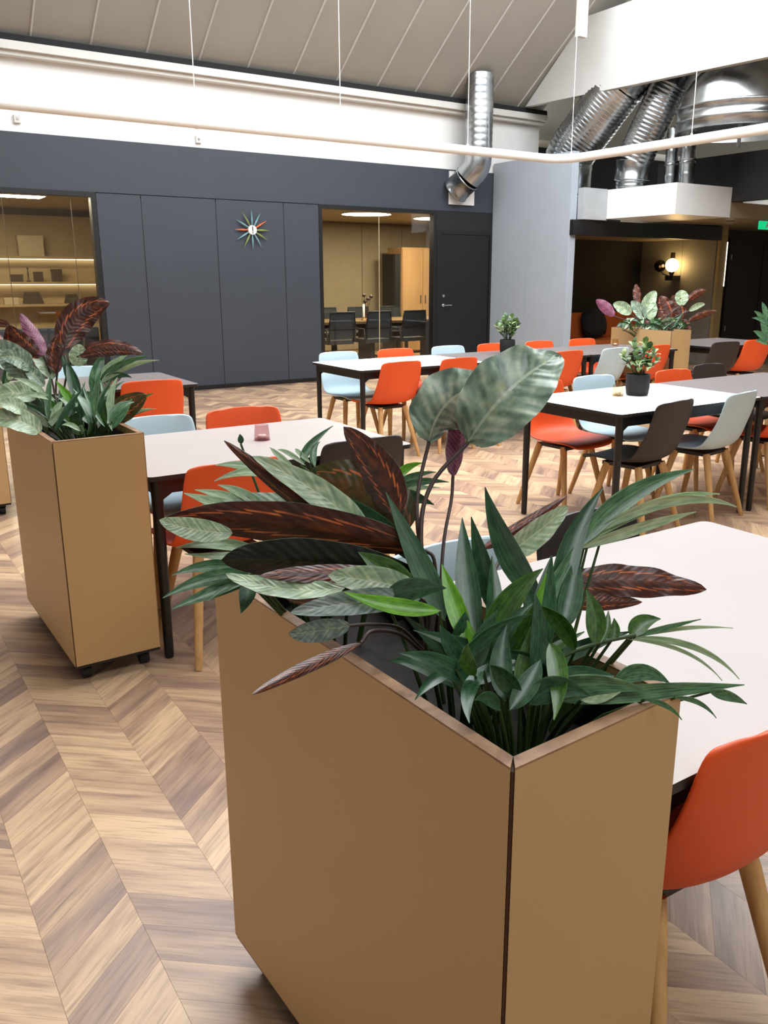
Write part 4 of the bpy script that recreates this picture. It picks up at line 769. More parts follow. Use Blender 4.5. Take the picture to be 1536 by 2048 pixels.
# ---------------------------------------------------------------- grey partition, seating niche, corridor
gp = MB(); gp.box(8.82, 8.93, 9.03, WY, 0, 3.13)
part = struct(gp.build('wall_partition', 'grey_blue'), 'tall pale grey panelled partition wall')
for a_, b_ in ((9.03, 9.92), (9.92, WY - 0.012)):
    box('panel', (8.808, 8.82, a_ + 0.003, b_ - 0.003, 0.02, 3.125), 'grey_blue', part, 0.002)
struct(box('trim_2', (8.815, 12.15, 8.97, 9.05, 2.02, 2.225), 'frame_black'), 'black header beam across the seating niche')
struct(box('ceiling_niche', (8.93, 12.15, 9.05, 10.6, 2.05, 2.12), 'soffit'), 'pale low ceiling of the seating niche')
struct(box('wall_niche', (8.93, 12.15, 10.6, 10.7, 0, 2.12), 'niche_black'), 'black back wall of the seating niche')
lw = struct(box('wall_lamp', (12.15, 12.30, 9.03, 10.7, 0, 2.45), 'grey_niche'), 'grey niche wall carrying the globe lamp')
for a_, b_ in ((9.05, 9.72), (9.72, 10.6)): box('panel', (12.138, 12.15, a_ + 0.003, b_ - 0.003, 0.01, 2.05), 'grey_niche', lw)
struct(box('trim_3', (12.14, 12.32, 8.98, 9.03, 0, 2.25), 'gold_post'), 'beige post at the end of the niche wall')
box('led_strip', (12.315, 12.325, 8.972, 8.98, 1.3, 2.0), 'led_line', bpy.data.objects['trim_3'])
wc = struct(box('wall_corridor', (12.30, 16.3, 9.7, 9.8, 0, 2.25), 'brown_dark'), 'dark brown corridor wall')
d = struct(empty('door_2', (13.35, 9.7, 0)), 'dark brown door at the end of corridor')
fr = MB(); fr.box(0, 0.06, -0.03, 0, 0, 2.1); fr.box(1.0, 1.06, -0.03, 0, 0, 2.1); fr.box(0.06, 1.0, -0.03, 0, 2.04, 2.1); fr.build('door_frame', 'brown_dark', d)
box('door_leaf', (0.065, 0.995, -0.02, 0, 0.01, 2.035), 'brown_leaf', d)
for z in (0.5, 1.75): h = MB(); h.frustum((0.07, -0.03, z), (0.07, -0.03, z + 0.09), 0.008, 0.008, 8); h.build('hinge', 'chrome', d)
struct(box('ceiling_corridor', (10.56, 16.3, 7.72, 9.7, 2.25, 2.455), 'soffit'), 'low lit ceiling box over the corridor')
struct(box('trim_4', (10.56, 10.72, 1.5, 9.02, 2.457, 3.08), 'frame_black'), 'deep black beam above the corridor')
for x, y, w_ in ((11.2, 8.15, 'warm downlight nearest the ventilation box'), (13.0, 8.6, 'warm downlight near the corridor door')):
    b = empty('downlight', (x, y, 2.25), 0, w_, 'light', 'corridor downlights')
    r = MB(); r.lathe([(0.06, 0.0), (0.06, -0.012), (0.045, -0.012), (0.04, -0.004)], 20); r.build('rim', 'lamp_brass', b)
    r = MB(); r.lathe([(0.042, -0.005), (0.001, -0.006)], 20); r.build('lens', 'globe', b)
# white gable panel hanging under the roof beside the roof light
py = [(10.60, 3.965), (9.40, 4.94), (2.0, 4.99), (2.0, 3.78)]
m_ = MB(); m_.add([(9.28, y, z) for y, z in py] + [(9.38, y, z) for y, z in py], [(0, 1, 2, 3), (7, 6, 5, 4), (0, 4, 5, 1), (1, 5, 6, 2), (2, 6, 7, 3), (3, 7, 4, 0)])
struct(m_.build('trim_5', 'panel_white', None, 0.003), 'large white slanted gable panel below the roof')
struct(box('trim_6', (8.65, 8.79, 8.86, 8.94, 4.50, 5.28), 'beam_white'), 'cream roof post beside the gable panel')

# ---------------------------------------------------------------- ventilation
def smooth_path(pts, n=10):
    P = [Vector(p) for p in pts]; P = [2 * P[0] - P[1]] + P + [2 * P[-1] - P[-2]]; out = []
    for i in range(1, len(P) - 2):
        for k in range(n):
            t = k / n; a_, b_, c_, d_ = P[i - 1:i + 3]
            out.append(0.5 * ((2 * b_) + (c_ - a_) * t + (2 * a_ - 5 * b_ + 4 * c_ - d_) * t * t + (3 * b_ - a_ - 3 * c_ + d_) * t ** 3))
    out.append(P[-2]); return out
def resample(pts, step):
    out = [pts[0]]; acc = 0
    for a_, b_ in zip(pts[:-1], pts[1:]):
        L = (b_ - a_).length; t = step - acc
        while t <= L: out.append(a_.lerp(b_, t / L)); t += step
        acc = (acc + L) % step if L else acc
    return out
def corrugated(name, pts, r, parent, step=0.014, amp=0.007, per=4, seg=28):
    P = resample(smooth_path(pts, 30), step); b = MB()
    b.tube(P, [r + (amp if (i % per) == 0 else 0) for i in range(len(P))], seg); return b.build(name, 'galvanised', parent)
def collar(name, p0, p1, r, parent):
    b = MB(); p0, p1 = Vector(p0), Vector(p1); L = (p1 - p0)
    b.tube([p0, p0 + L * 0.04, p0 + L * 0.08, p0 + L * 0.5, p0 + L * 0.92, p0 + L * 0.96, p1], [r, r + 0.012, r, r, r, r + 0.012, r], 32); return b.build(name, 'galvanised', parent)
e = empty('ventilation_duct', (0, 0, 0), 0, 'slim spiral steel duct rising from the dark wall beside the door', 'duct')
box('wall_plate', (7.95, 8.42, 10.715, 10.742, 2.50, 2.97), 'white_paint', e)
collar('duct_mouth', (8.05, 10.71, 2.69), (8.12, 10.50, 2.86), 0.2, e)
b = MB(); b.tube(smooth_path([(8.12, 10.50, 2.86), (8.19, 10.38, 3.02), (8.20, 10.36, 3.2)], 4), 0.2, 28); b.build('elbow', 'galvanised', e)
corrugated('spiral_pipe', [(8.20, 10.36, 3.2), (8.20, 10.36, 3.7), (8.20, 10.36, 4.26)], 0.2, e, 0.03, 0.004, 3)
e = empty('ventilation_duct', (0, 0, 0), 0, 'thick corrugated duct slanting up nearest the grey partition', 'duct')
corrugated('flexible_hose', [(9.45, 9.80, 3.0), (9.47, 9.72, 3.25), (9.58, 9.32, 3.72), (9.66, 9.02, 4.06)], 0.36, e)
collar('collar', (9.66, 9.02, 4.06), (9.78, 8.66, 4.46), 0.365, e); collar('lower_collar', (9.45, 9.80, 2.62), (9.45, 9.80, 3.0), 0.365, e)
corrugated('lower_hose', [(9.45, 9.80, 2.13), (9.45, 9.80, 2.4), (9.45, 9.80, 2.62)], 0.34, e)
e = empty('ventilation_duct', (0, 0, 0), 0, 'corrugated duct slanting up in the middle of ventilation box', 'duct')
corrugated('flexible_hose', [(9.78, 8.80, 3.05), (9.82, 8.70, 3.3), (9.90, 8.48, 3.78), (9.94, 8.38, 3.98)], 0.255, e)
collar('collar', (9.94, 8.38, 3.98), (10.04, 8.12, 4.46), 0.26, e); collar('lower_collar', (9.78, 8.82, 2.78), (9.78, 8.80, 3.05), 0.245, e)
corrugated('lower_hose', [(9.78, 8.82, 2.642), (9.78, 8.82, 2.7), (9.78, 8.82, 2.78)], 0.23, e)
for x, y, r, lb in ((9.98, 8.30, 0.085, 'thin vertical steel pipe on ventilation box, left of the pair'), (9.98, 8.03, 0.105, 'vertical steel pipe on ventilation box, right of the pair')):
    e = empty('ventilation_pipe', (x, y, 2.642), 0, lb, 'pipe', 'vertical pipes on the ventilation box')
    b = MB(); b.tube([(0, 0, k * 0.02) for k in range(40)], [r + (0.003 if k % 8 == 0 else 0) for k in range(40)], 20); b.build('pipe', 'galvanised', e)
    collar('collar', (0, 0, 0.3), (0, 0, 0.36), r + 0.004, e)
e = empty('duct_hood', (10.05, 7.30, 3.24), 0, 'large steel dome shaped duct hood above the black beam', 'duct')
b = MB(); b.lathe([(0.80, 0), (0.80, 0.10), (0.83, 0.12), (0.80, 0.14), (0.80, 0.26), (0.83, 0.28), (0.80, 0.30)], 48); b.build('rim_band', 'galvanised', e)
b = MB(); b.lathe([(0.80, 0.30), (0.74, 0.46), (0.64, 0.62), (0.52, 0.74), (0.48, 0.80), (0.48, 1.3)], 48); b.build('dome', 'galvanised', e)
b = MB(); b.lathe([(0.80, 0.0), (0.30, 0.02), (0.0, 0.02)], 48); b.build('base', 'galvanised', e)
b = MB()
for dx in (-0.02, 0.02): b.tube([(dx, 0, -0.16), (dx, 0, 0.02)], 0.012, 6)
b.build('support', 'galvanised', e)
e = empty('ventilation_box', (9.4, 7.7, 2.25), 0, 'white rectangular ventilation box with warm light on its underside', 'ventilation box')
box('main_box', (0, 1.16, 0, 1.27, 0, 0.392), 'hvac_white', e, 0.003)
box('side_box', (-0.465, -0.006, 1.20, 1.32, -0.02, 0.40), 'box_grey', e, 0.003)
# suspended rail
zr = 2.80
e = empty('suspended_rail', (0, 0, 0), 0, 'long white tubular rail hung on thin wires, bending at the corner', 'rail')
pth = [Vector((-4.3, 7.92, zr)), Vector((3.0, 7.92, zr)), Vector((7.0, 7.9, zr))]
for k in range(9):
    t = math.pi / 2 * k / 8; pth.append(Vector((7.2 + 0.34 * math.sin(t), 7.56 + 0.34 * math.cos(t), zr)))
pth += [Vector((7.55, 6.5, zr)), Vector((7.55, 2.0, zr)), Vector((7.55, -1.5, zr))]
b = MB(); b.tube(pth, 0.05, 16); b.build('rail_tube', 'rail_white', e)
for x, y in ((0.5, 7.92), (3.0, 7.92), (4.5, 7.91), (6.1, 7.9), (7.5, 7.72), (7.55, 6.05), (7.55, 3.6)):
    b = MB(); b.frustum((x, y, zr + 0.04), (x, y, 5.3), 0.004, 0.004, 6); b.build('hanging_wire', 'rail_white', e)
    b = MB(); b.frustum((x, y, zr - 0.052), (x, y, zr + 0.065), 0.012, 0.012, 8); b.build('wire_clip', 'rail_white', e)
for x, z, lb in ((4.09, 3.09, 'small white sensor box on white wall above the clock panels'), (2.01, 3.13, 'small white sensor box on white wall above left window')):
    e = empty('wall_sensor', (x, WY + 0.03, z), 0, lb, 'sensor', 'wall sensors')
    box('housing', (-0.035, 0.035, -0.04, 0, -0.04, 0.04), 'beam_white', e, 0.004); box('lens', (-0.012, 0.012, -0.045, -0.04, -0.012, 0.012), 'chrome', e)

# ---------------------------------------------------------------- sunburst clock
e = empty('sunburst_clock', (4.735, WY - 0.014, 2.035), 0, 'sunburst wall clock with orange, teal and olive spikes', 'clock')
cols = ['clock_teal', 'clock_teal', 'clock_orange', 'clock_olive', 'clock_olive', 'clock_teal', 'clock_teal', 'clock_olive', 'clock_teal', 'clock_orange', 'clock_teal', 'clock_olive']
for k in range(12):
    a_ = math.radians(90 - 30 * k); c_, s_ = math.cos(a_), math.sin(a_); R_ = 0.245
    p_tip = (c_ * R_, -0.03, s_ * R_); p_mid = (c_ * 0.125, -0.03, s_ * 0.125); p_in = (c_ * 0.045, -0.03, s_ * 0.045)
    b = MB(); b.tube([p_in, p_mid, p_tip], [0.005, 0.0135, 0.0015], 8); b.build('spike', cols[k], e)
b = MB(); b.frustum((0, -0.012, 0), (0, -0.045, 0), 0.062, 0.058, 28); b.build('clock_face', 'clock_white', e)
b = MB(); b.frustum((0, 0.0, 0), (0, -0.02, 0), 0.03, 0.03, 20); b.build('clock_body', 'black_metal', e)
b = MB(); b.box(-0.006, 0.006, -0.051, -0.048, -0.008, 0.038); tag(b.build('hour_hand', 'black_metal', e), 'black hour hand')
b = MB(); b.box(-0.004, 0.004, -0.054, -0.052, -0.05, 0.05); tag(b.build('minute_hand', 'black_metal', e), 'black minute hand')

# ---------------------------------------------------------------- rooms behind the glass
mf = struct(box('floor_rooms', (-1.5, 11.5, WY + 0.12, 14.7, -0.1, 0.0), 'meeting_floor'), 'light oak floor of the glazed rooms')
struct(box('ceiling_rooms', (-1.5, 11.5, WY + 0.12, 14.7, ROOMZ, ROOMZ + 0.1), 'room_ceiling'), 'pale ceiling of the glazed rooms')
wr = struct(box('wall_rooms', (-1.5, 11.5, 14.6, 14.7, 0, ROOMZ), 'khaki'), 'khaki panelled wall at the back of the glazed rooms')
xs = [5.0 + 0.93 * k for k in range(7)]
for a_, b_ in zip(xs[:-1], xs[1:]): box('panel', (a_ + 0.005, b_ - 0.005, 14.58, 14.6, 0.05, 2.42), 'khaki', wr)
struct(box('wall_divider', (4.6, 4.7, WY + 0.12, 14.6, 0, ROOMZ), 'khaki'), 'khaki wall between the glazed rooms')
struct(box('wall_room_end', (11.4, 11.5, WY + 0.12, 14.6, 0, ROOMZ), 'khaki'), 'khaki end wall of the meeting room')
struct(box('wall_room_start', (-1.5, -1.4, WY + 0.12, 14.6, 0, ROOMZ), 'khaki'), 'khaki end wall of the shelf room')
for x, y, lb in ((7.45, 12.30, 'round ceiling lamp over the meeting table, left one'), (9.0, 12.5, 'round ceiling lamp over the meeting table, right one')):
    e = empty('ceiling_lamp', (x, y, ROOMZ), 0, lb, 'lamp', 'meeting room ceiling lamps')
    b = MB(); b.lathe([(0.42, 0), (0.42, -0.03), (0.40, -0.03)], 36); b.build('lamp_ring', 'beam_white', e)
    b = MB(); b.lathe([(0.40, -0.028), (0.001, -0.03)], 36); b.build('diffuser', 'lamp_panel', e)
e = empty('ceiling_lamp', (1.95, 12.05, ROOMZ), 0, 'rectangular ceiling lamp in the shelf room', 'lamp')
box('lamp_ring', (-0.62, 0.52, -0.2, 0.2, -0.03, 0), 'beam_white', e); box('diffuser', (-0.60, 0.50, -0.18, 0.18, -0.034, -0.03), 'lamp_panel', e)
e = empty('tall_cabinet', (9.1, 13.75, 0), 0, 'tall light wood cabinet in the meeting room', 'cabinet')
box('body', (0, 0.95, 0, 0.5, 0.04, 1.98), 'cabinet_wood', e)
for a_ in (0.01, 0.48):
    dr = box('cabinet_door', (a_, a_ + 0.46, -0.02, -0.001, 0.06, 1.96), 'cabinet_wood', e); box('handle', (a_ + (0.4 if a_ < 0.2 else 0.04), a_ + (0.42 if a_ < 0.2 else 0.06), -0.035, -0.02, 0.95, 1.10), 'chrome', dr)
box('side_panel', (-0.12, -0.002, 0.05, 0.5, 0.04, 1.86), 'wall_black', e)
e = empty('meeting_table', (6.0, 11.98, 0), 0, 'long brown table in the meeting room', 'table')
box('table_top', (0, 3.2, 0, 1.05, 0.70, 0.74), 'meet_table', e, 0.004)
for x in (0.25, 1.55, 2.85): box('leg', (x - 0.06, x + 0.06, 0.35, 0.70, 0.02, 0.70), 'black_metal', e); box('foot', (x - 0.05, x + 0.05, 0.12, 0.93, 0, 0.03), 'black_metal', e)
box('rail', (0.25, 2.85, 0.48, 0.57, 0.62, 0.695), 'black_metal', e)
def office_chair():
    e = empty('office_chair', (0, 0, 0))
    b = MB(); n = 8
    for i in range(n):
        z0, z1 = 0.50 + 0.40 * i / n, 0.50 + 0.40 * (i + 1) / n; yy = lambda z: -0.22 - 0.06 * (z - 0.5)
        b.add([(-0.21, yy(z0), z0), (0.21, yy(z0), z0), (0.21, yy(z1), z1), (-0.21, yy(z1), z1), (-0.21, yy(z0) + 0.015, z0), (0.21, yy(z0) + 0.015, z0), (0.21, yy(z1) + 0.015, z1), (-0.21, yy(z1) + 0.015, z1)], [(0, 1, 2, 3), (7, 6, 5, 4), (0, 3, 7, 4), (1, 5, 6, 2)])
    b.build('mesh_back', 'mesh_black', e)
    b = MB(); b.tube([(-0.22, -0.215, 0.48), (-0.225, -0.24, 0.75), (-0.21, -0.25, 0.91), (0.21, -0.25, 0.91), (0.225, -0.24, 0.75), (0.22, -0.215, 0.48)], 0.014, 8); b.tube([(-0.22, -0.24, 0.66), (0.22, -0.24, 0.66)], 0.01, 8); b.build('back_frame', 'plastic_black', e)
    box('seat', (-0.23, 0.23, -0.2, 0.24, 0.42, 0.48), 'mesh_black', e, 0.02)
    for s_ in (-1, 1): b = MB(); b.tube([(s_ * 0.24, -0.2, 0.46), (s_ * 0.26, -0.2, 0.64), (s_ * 0.26, 0.1, 0.64)], 0.013, 8); b.build('armrest', 'plastic_black', e)
    b = MB(); b.frustum((0, 0, 0.10), (0, 0, 0.42), 0.03, 0.03, 12); b.build('column', 'black_metal', e)
    for k in range(4):
        a_ = math.pi / 4 + k * math.pi / 2; b = MB(); b.tube([(0, 0, 0.13), (math.cos(a_) * 0.3, math.sin(a_) * 0.3, 0.03)], [0.022, 0.014], 8); b.frustum((math.cos(a_) * 0.3, math.sin(a_) * 0.3, 0), (math.cos(a_) * 0.3, math.sin(a_) * 0.3, 0.035), 0.02, 0.02, 8); b.build('base_arm', 'black_metal', e)
    return e
oc = office_chair(); first = True
words = ('leftmost', 'middle', 'rightmost')
for i, x in enumerate((6.55, 7.22, 7.90)):
    o = oc if first else copy_tree(oc); first = False; o.location = (x, 11.80, 0); tag(o, words[i] + ' black mesh office chair on the near side of the meeting table', 'chair', 'meeting room chairs')
for i, x in enumerate((7.25, 7.92, 8.60)):
    o = copy_tree(oc); o.location = (x, 13.15, 0); o.rotation_euler = (0, 0, math.pi); tag(o, words[i] + ' black mesh office chair on the far side of the meeting table', 'chair', 'meeting room chairs')
e = empty('dried_flower_vase', (7.52, 12.45, 0.74), 0, 'glass vase with dried brown flower twigs on meeting table', 'vase')
b = MB(); b.lathe([(0.001, 0.002), (0.045, 0.002), (0.05, 0.08), (0.03, 0.13), (0.035, 0.16)], 18); b.build('vase', 'candle_clear', e)
for k, (dx, dz) in enumerate(((-0.03, 0.40), (0.05, 0.34), (0.11, 0.38), (-0.01, 0.30))):
    b = MB(); b.tube([(0, 0, 0.03), (dx * 0.4, 0.01, dz * 0.5), (dx, 0.02, dz)], 0.004, 6); tw = b.build('twig', 'stem_brown', e)
    b = MB(); b.lathe([(0.001, -0.03), (0.035, -0.015), (0.03, 0.015), (0.001, 0.035)], 8, 0, (dx, 0.02, dz)); b.build('bloom', 'stem_brown', e)
e = empty('candle_stick', (7.38, 12.3, 0.74), 0, 'tall cream candle on the meeting table', 'candle')
b = MB(); b.lathe([(0.001, 0), (0.05, 0), (0.05, 0.012), (0.022, 0.02), (0.022, 0.05)], 16); b.build('holder', 'brass', e); b = MB(); b.lathe([(0.018, 0.045), (0.017, 0.26), (0.002, 0.265)], 14); b.build('candle', 'wax', e)
# shelf room
sh = empty('shelf_unit', (0.6, 13.95, 0), 0, 'wide wooden wall shelf in the warm lit room', 'shelf')
box('back_panel', (0, 3.6, 0.55, 0.6, 0.0, 2.35), 'yellow_room', sh)
for z in (0.62, 1.03, 1.36, 1.74): box('shelf_board', (0.02, 3.58, 0.15, 0.549, z - 0.035, z), 'shelf_wood', sh)
for x in (0.0, 3.56): box('upright', (x, x + 0.04, 0.1, 0.55, 0, 2.3), 'shelf_wood', sh)
box('base_cabinet', (0.05, 3.55, 0.12, 0.549, 0.02, 0.58), 'shelf_wood', sh)
box('led_strip', (0.05, 3.55, 0.50, 0.53, 1.695, 1.704), 'led_line', sh); box('led_strip', (0.05, 3.55, 0.50, 0.53, 1.315, 1.324), 'led_line', sh)
items = [('photo_frame', 2.72, 1.36, 0.14, 0.15), ('storage_box', 2.42, 1.36, 0.16, 0.11), ('photo_frame', 2.05, 1.36, 0.15, 0.16), ('storage_box', 3.00, 1.36, 0.13, 0.19), ('book_stack', 2.62, 1.03, 0.28, 0.18), ('storage_box', 2.30, 1.03, 0.20, 0.10), ('storage_box', 2.66, 1.74, 0.36, 0.30), ('book_stack', 3.2, 1.03, 0.22, 0.14)]
nm = {'photo_frame': 'frame', 'storage_box': 'box', 'book_stack': 'books'}
lbs = ['small dark picture frame on the upper shelf', 'low brown box beside the figurine on shelf', 'dark picture frame at left of the upper shelf', 'taller brown box at right of the upper shelf', 'stack of dark books on the middle shelf', 'cream box with candle on the middle shelf', 'large pale box on the top shelf', 'stack of brown books at right of middle shelf']
for (n_, x, z, w_, h_), lb in zip(items, lbs):
    e = empty(n_, (x, 14.22, z), 0, lb, nm[n_], 'objects on the shelf unit')
    if n_ == 'photo_frame':
        box('frame', (-w_ / 2, w_ / 2, 0, 0.02, 0, h_), 'item_dark', e); box('picture', (-w_ / 2 + 0.02, w_ / 2 - 0.02, -0.003, 0, 0.02, h_ - 0.02), 'item_dark', e)
    elif n_ == 'book_stack':
        for k in range(4): box('book', (-w_ / 2 + 0.01 * k, w_ / 2 - 0.015 * k, 0, 0.14, h_ * k / 4, h_ * (k + 1) / 4 - 0.002), 'item_dark', e)
    else:
        box('box_body', (-w_ / 2, w_ / 2, 0, 0.14, 0, h_ * 0.75), 'item_pale' if 'cream' in lb or 'pale' in lb else 'item_dark', e); box('lid', (-w_ / 2 - 0.006, w_ / 2 + 0.006, -0.006, 0.146, h_ * 0.75, h_), 'item_pale' if 'cream' in lb or 'pale' in lb else 'item_dark', e)
e = empty('figurine', (2.58, 14.25, 1.36), 0, 'thin dark figurine on the upper shelf', 'figurine')
b = MB(); b.lathe([(0.03, 0), (0.03, 0.015), (0.008, 0.03), (0.012, 0.12), (0.006, 0.17), (0.014, 0.2), (0.001, 0.22)], 12); b.build('figure', 'item_dark', e)
e = empty('low_sofa', (1.35, 11.6, 0), 0, 'dark blue low sofa behind the left window', 'sofa')
box('base', (0, 1.55, 0.05, 0.75, 0.08, 0.40), 'wall_dark', e, 0.03); box('backrest', (0, 1.55, 0.0, 0.16, 0.40, 0.80), 'wall_dark', e, 0.03)
for x in (0.0, 1.43): box('armrest', (x, x + 0.12, 0.05, 0.75, 0.401, 0.58), 'wall_dark', e, 0.03)
for x in (0.05, 1.45):
    for y in (0.1, 0.68): box('leg', (x, x + 0.05, y, y + 0.05, 0, 0.08), 'black_metal', e)
# niche furniture
e = empty('niche_sofa', (9.0, 9.82, 0), 0, 'orange leather bench sofa in the dark niche', 'sofa')
box('seat', (0, 2.9, 0, 0.74, 0.08, 0.44), 'sofa_orange', e, 0.03)
for k in range(3): box('back_cushion', (0.01 + 0.965 * k, 0.955 + 0.965 * k, 0.55, 0.75, 0.445, 0.86), 'sofa_orange', e, 0.03)
box('plinth', (0.04, 2.86, 0.05, 0.7, 0, 0.08), 'black_metal', e)
random.seed(11)
bm = bmesh.new(); bmesh.ops.create_icosphere(bm, subdivisions=4, radius=1)
for v in bm.verts:
    n_ = v.co.copy(); s_ = 1 + random.uniform(-0.06, 0.06)
    v.co = Vector((math.copysign(abs(n_.x) ** 0.7, n_.x) * 0.26 * s_, n_.y * 0.13 * s_, math.copysign(abs(n_.z) ** 0.7, n_.z) * 0.24 * s_))
me = bpy.data.meshes.new('fluffy_cushion'); bm.to_mesh(me); bm.free(); me.materials.append(MATS['cushion_black'])
for p in me.polygons: p.use_smooth = True
o = bpy.data.objects.new('fluffy_cushion', me); COL.objects.link(o); o.location = (10.62, 10.2, 0.69); o.rotation_euler = (-0.25, 0, 0.05); tag(o, 'black fluffy cushion leaning on the orange sofa', 'cushion')
# globe wall lamp
e = empty('globe_wall_lamp', (12.138, 9.78, 1.64), 0, 'double globe wall lamp glowing warm on the niche wall', 'lamp')
def globe(name, c, r, m, par):
    b = MB(); b.lathe([(max(r * math.sin(math.pi * k / 12), 0.0005), -r * math.cos(math.pi * k / 12)) for k in range(13)], 24, 0, c); return b.build(name, m, par)
globe('lit_globe', (-0.16, 0, 0), 0.11, 'globe', e)
b = MB(); b.frustum((-0.16, 0, 0.11), (-0.16, 0, 0.21), 0.04, 0.035, 14); b.build('cap', 'lamp_brass', e)
b = MB(); b.box(-0.2, 0, -0.06, 0.10, -0.25, -0.17); b.frustum((-0.16, 0, -0.17), (-0.16, 0, -0.11), 0.03, 0.05, 12); b.tube([(-0.1, 0.05, -0.18), (-0.14, 0.2, -0.14), (-0.14, 0.25, -0.08)], 0.014, 8); b.build('bracket', 'black_metal', e)
globe('dark_globe', (-0.14, 0.27, -0.01), 0.10, 'smoke_glass', e); globe('filament', (-0.14, 0.27, -0.02), 0.022, 'globe_dim', e)
# exit sign
e = empty('exit_sign', (11.36, 7.76, 2.12), 0, 'green exit sign hanging below the corridor ceiling', 'sign')
box('sign_plate', (0, 0.42, 0, 0.03, 0, 0.115), 'exit_green', e)
b = MB(); b.frustum((0.17, -0.002, 0.085), (0.17, 0, 0.085), 0.014, 0.014, 12); b.add([(0.15, -0.002, 0.07), (0.19, -0.002, 0.07), (0.20, -0.002, 0.03), (0.165, -0.002, 0.04), (0.145, -0.002, 0.015), (0.13, -0.002, 0.02)], [(0, 5, 4, 3, 2, 1)]); b.build('running_figure', 'sign_white', e)
b = MB(); b.add([(0.26, -0.002, 0.045), (0.26, -0.002, 0.07), (0.33, -0.002, 0.07), (0.33, -0.002, 0.095), (0.38, -0.002, 0.0575), (0.33, -0.002, 0.02), (0.33, -0.002, 0.045)], [(0, 6, 5, 4, 3, 2, 1)]); b.build('arrow', 'sign_white', e)
b = MB()
for x in (0.08, 0.34): b.frustum((x, 0.015, 0.115), (x, 0.015, 0.122), 0.006, 0.006, 8)
b.box(0.0, 0.42, 0.0, 0.09, 0.115, 0.125); b.build('bracket', 'chrome', e)

# ---------------------------------------------------------------- tables
def table(x0, y0, L, W, top, label):
    e = empty('dining_table', (x0, y0, 0), 0, label, 'table', 'dining tables')
    b = MB(); r = 0.03; H0, H1 = 0.722, 0.74
    pts = []
    for cx, cy, a0 in ((L - r, r, -90), (L - r, W - r, 0), (r, W - r, 90), (r, r, 180)):
        for k in range(6):
            t = math.radians(a0 + 90 * k / 5); pts.append((cx + r * math.cos(t), cy + r * math.sin(t)))
    n = len(pts); v = [(p[0], p[1], H0) for p in pts] + [(p[0], p[1], H1) for p in pts]
    b.add(v, [tuple(range(n, 2 * n))], 0); b.add(v, [tuple(range(n - 1, -1, -1))] + [(k, (k + 1) % n, n + (k + 1) % n, n + k) for k in range(n)], 1)
    b.build('table_top', [top, 'edge_black'], e)
    i = 0.045
    for a in ((i, L - i, i - 0.015, i + 0.015), (i, L - i, W - i - 0.015, W - i + 0.015), (i - 0.015, i + 0.015, i, W - i), (L - i - 0.015, L - i + 0.015, i, W - i)):
        box('rail', (*a, 0.665, 0.7215), 'black_metal', e)
    for sx in (0, 1):
        for sy in (0, 1):
            cx, cy = (i if sx == 0 else L - i), (i if sy == 0 else W - i)
            b = MB(); b.tube([(cx, cy, 0), (cx, cy, 0.01), (cx, cy, 0.64), (cx, cy, 0.72)], [0.016, 0.018, 0.022, 0.024], 12); leg = b.build('leg', 'black_metal', e)
            dx, dy = (1 if sx == 0 else -1), (1 if sy == 0 else -1)
            b = MB(); b.add([(cx, cy - 0.012, 0.72), (cx + dx * 0.11, cy - 0.012, 0.72), (cx + dx * 0.11, cy - 0.012, 0.70), (cx, cy - 0.012, 0.63), (cx, cy + 0.012, 0.72), (cx + dx * 0.11, cy + 0.012, 0.72), (cx + dx * 0.11, cy + 0.012, 0.70), (cx, cy + 0.012, 0.63)], [(0, 1, 2, 3), (7, 6, 5, 4), (3, 2, 6, 7), (2, 1, 5, 6)]); b.build('corner_brace', 'black_metal', leg)
    return e
table(0.872, 3.0, 1.173, 0.85, 'top_grey_lit', 'grey table with the pink glass candle, beside the left planter')
table(0.882, 0.675, 1.228, 0.85, 'top_grey_lit', 'large grey table in the right foreground behind the near planter')
table(0.80, 5.56, 1.22, 0.86, 'top_grey', 'grey table at far left behind the left planter')
table(3.36, 5.66, 1.27, 0.82, 'top_white', 'white table at the left end of the far row')
table(4.635, 5.66, 1.25, 0.84, 'top_grey', 'grey table with a potted plant, second in the far row')
table(5.89, 5.66, 1.25, 0.84, 'top_grey', 'grey table in the far row ending at the back planter')
table(3.42, 3.05, 1.25, 0.83, 'top_white', 'white table with a black potted plant in the middle row')
table(4.675, 3.05, 1.25, 0.83, 'top_grey', 'grey table right of the white one in the middle row')
table(7.62, 5.62, 1.25, 0.86, 'top_grey', 'grey table in the distance right of the back planter')

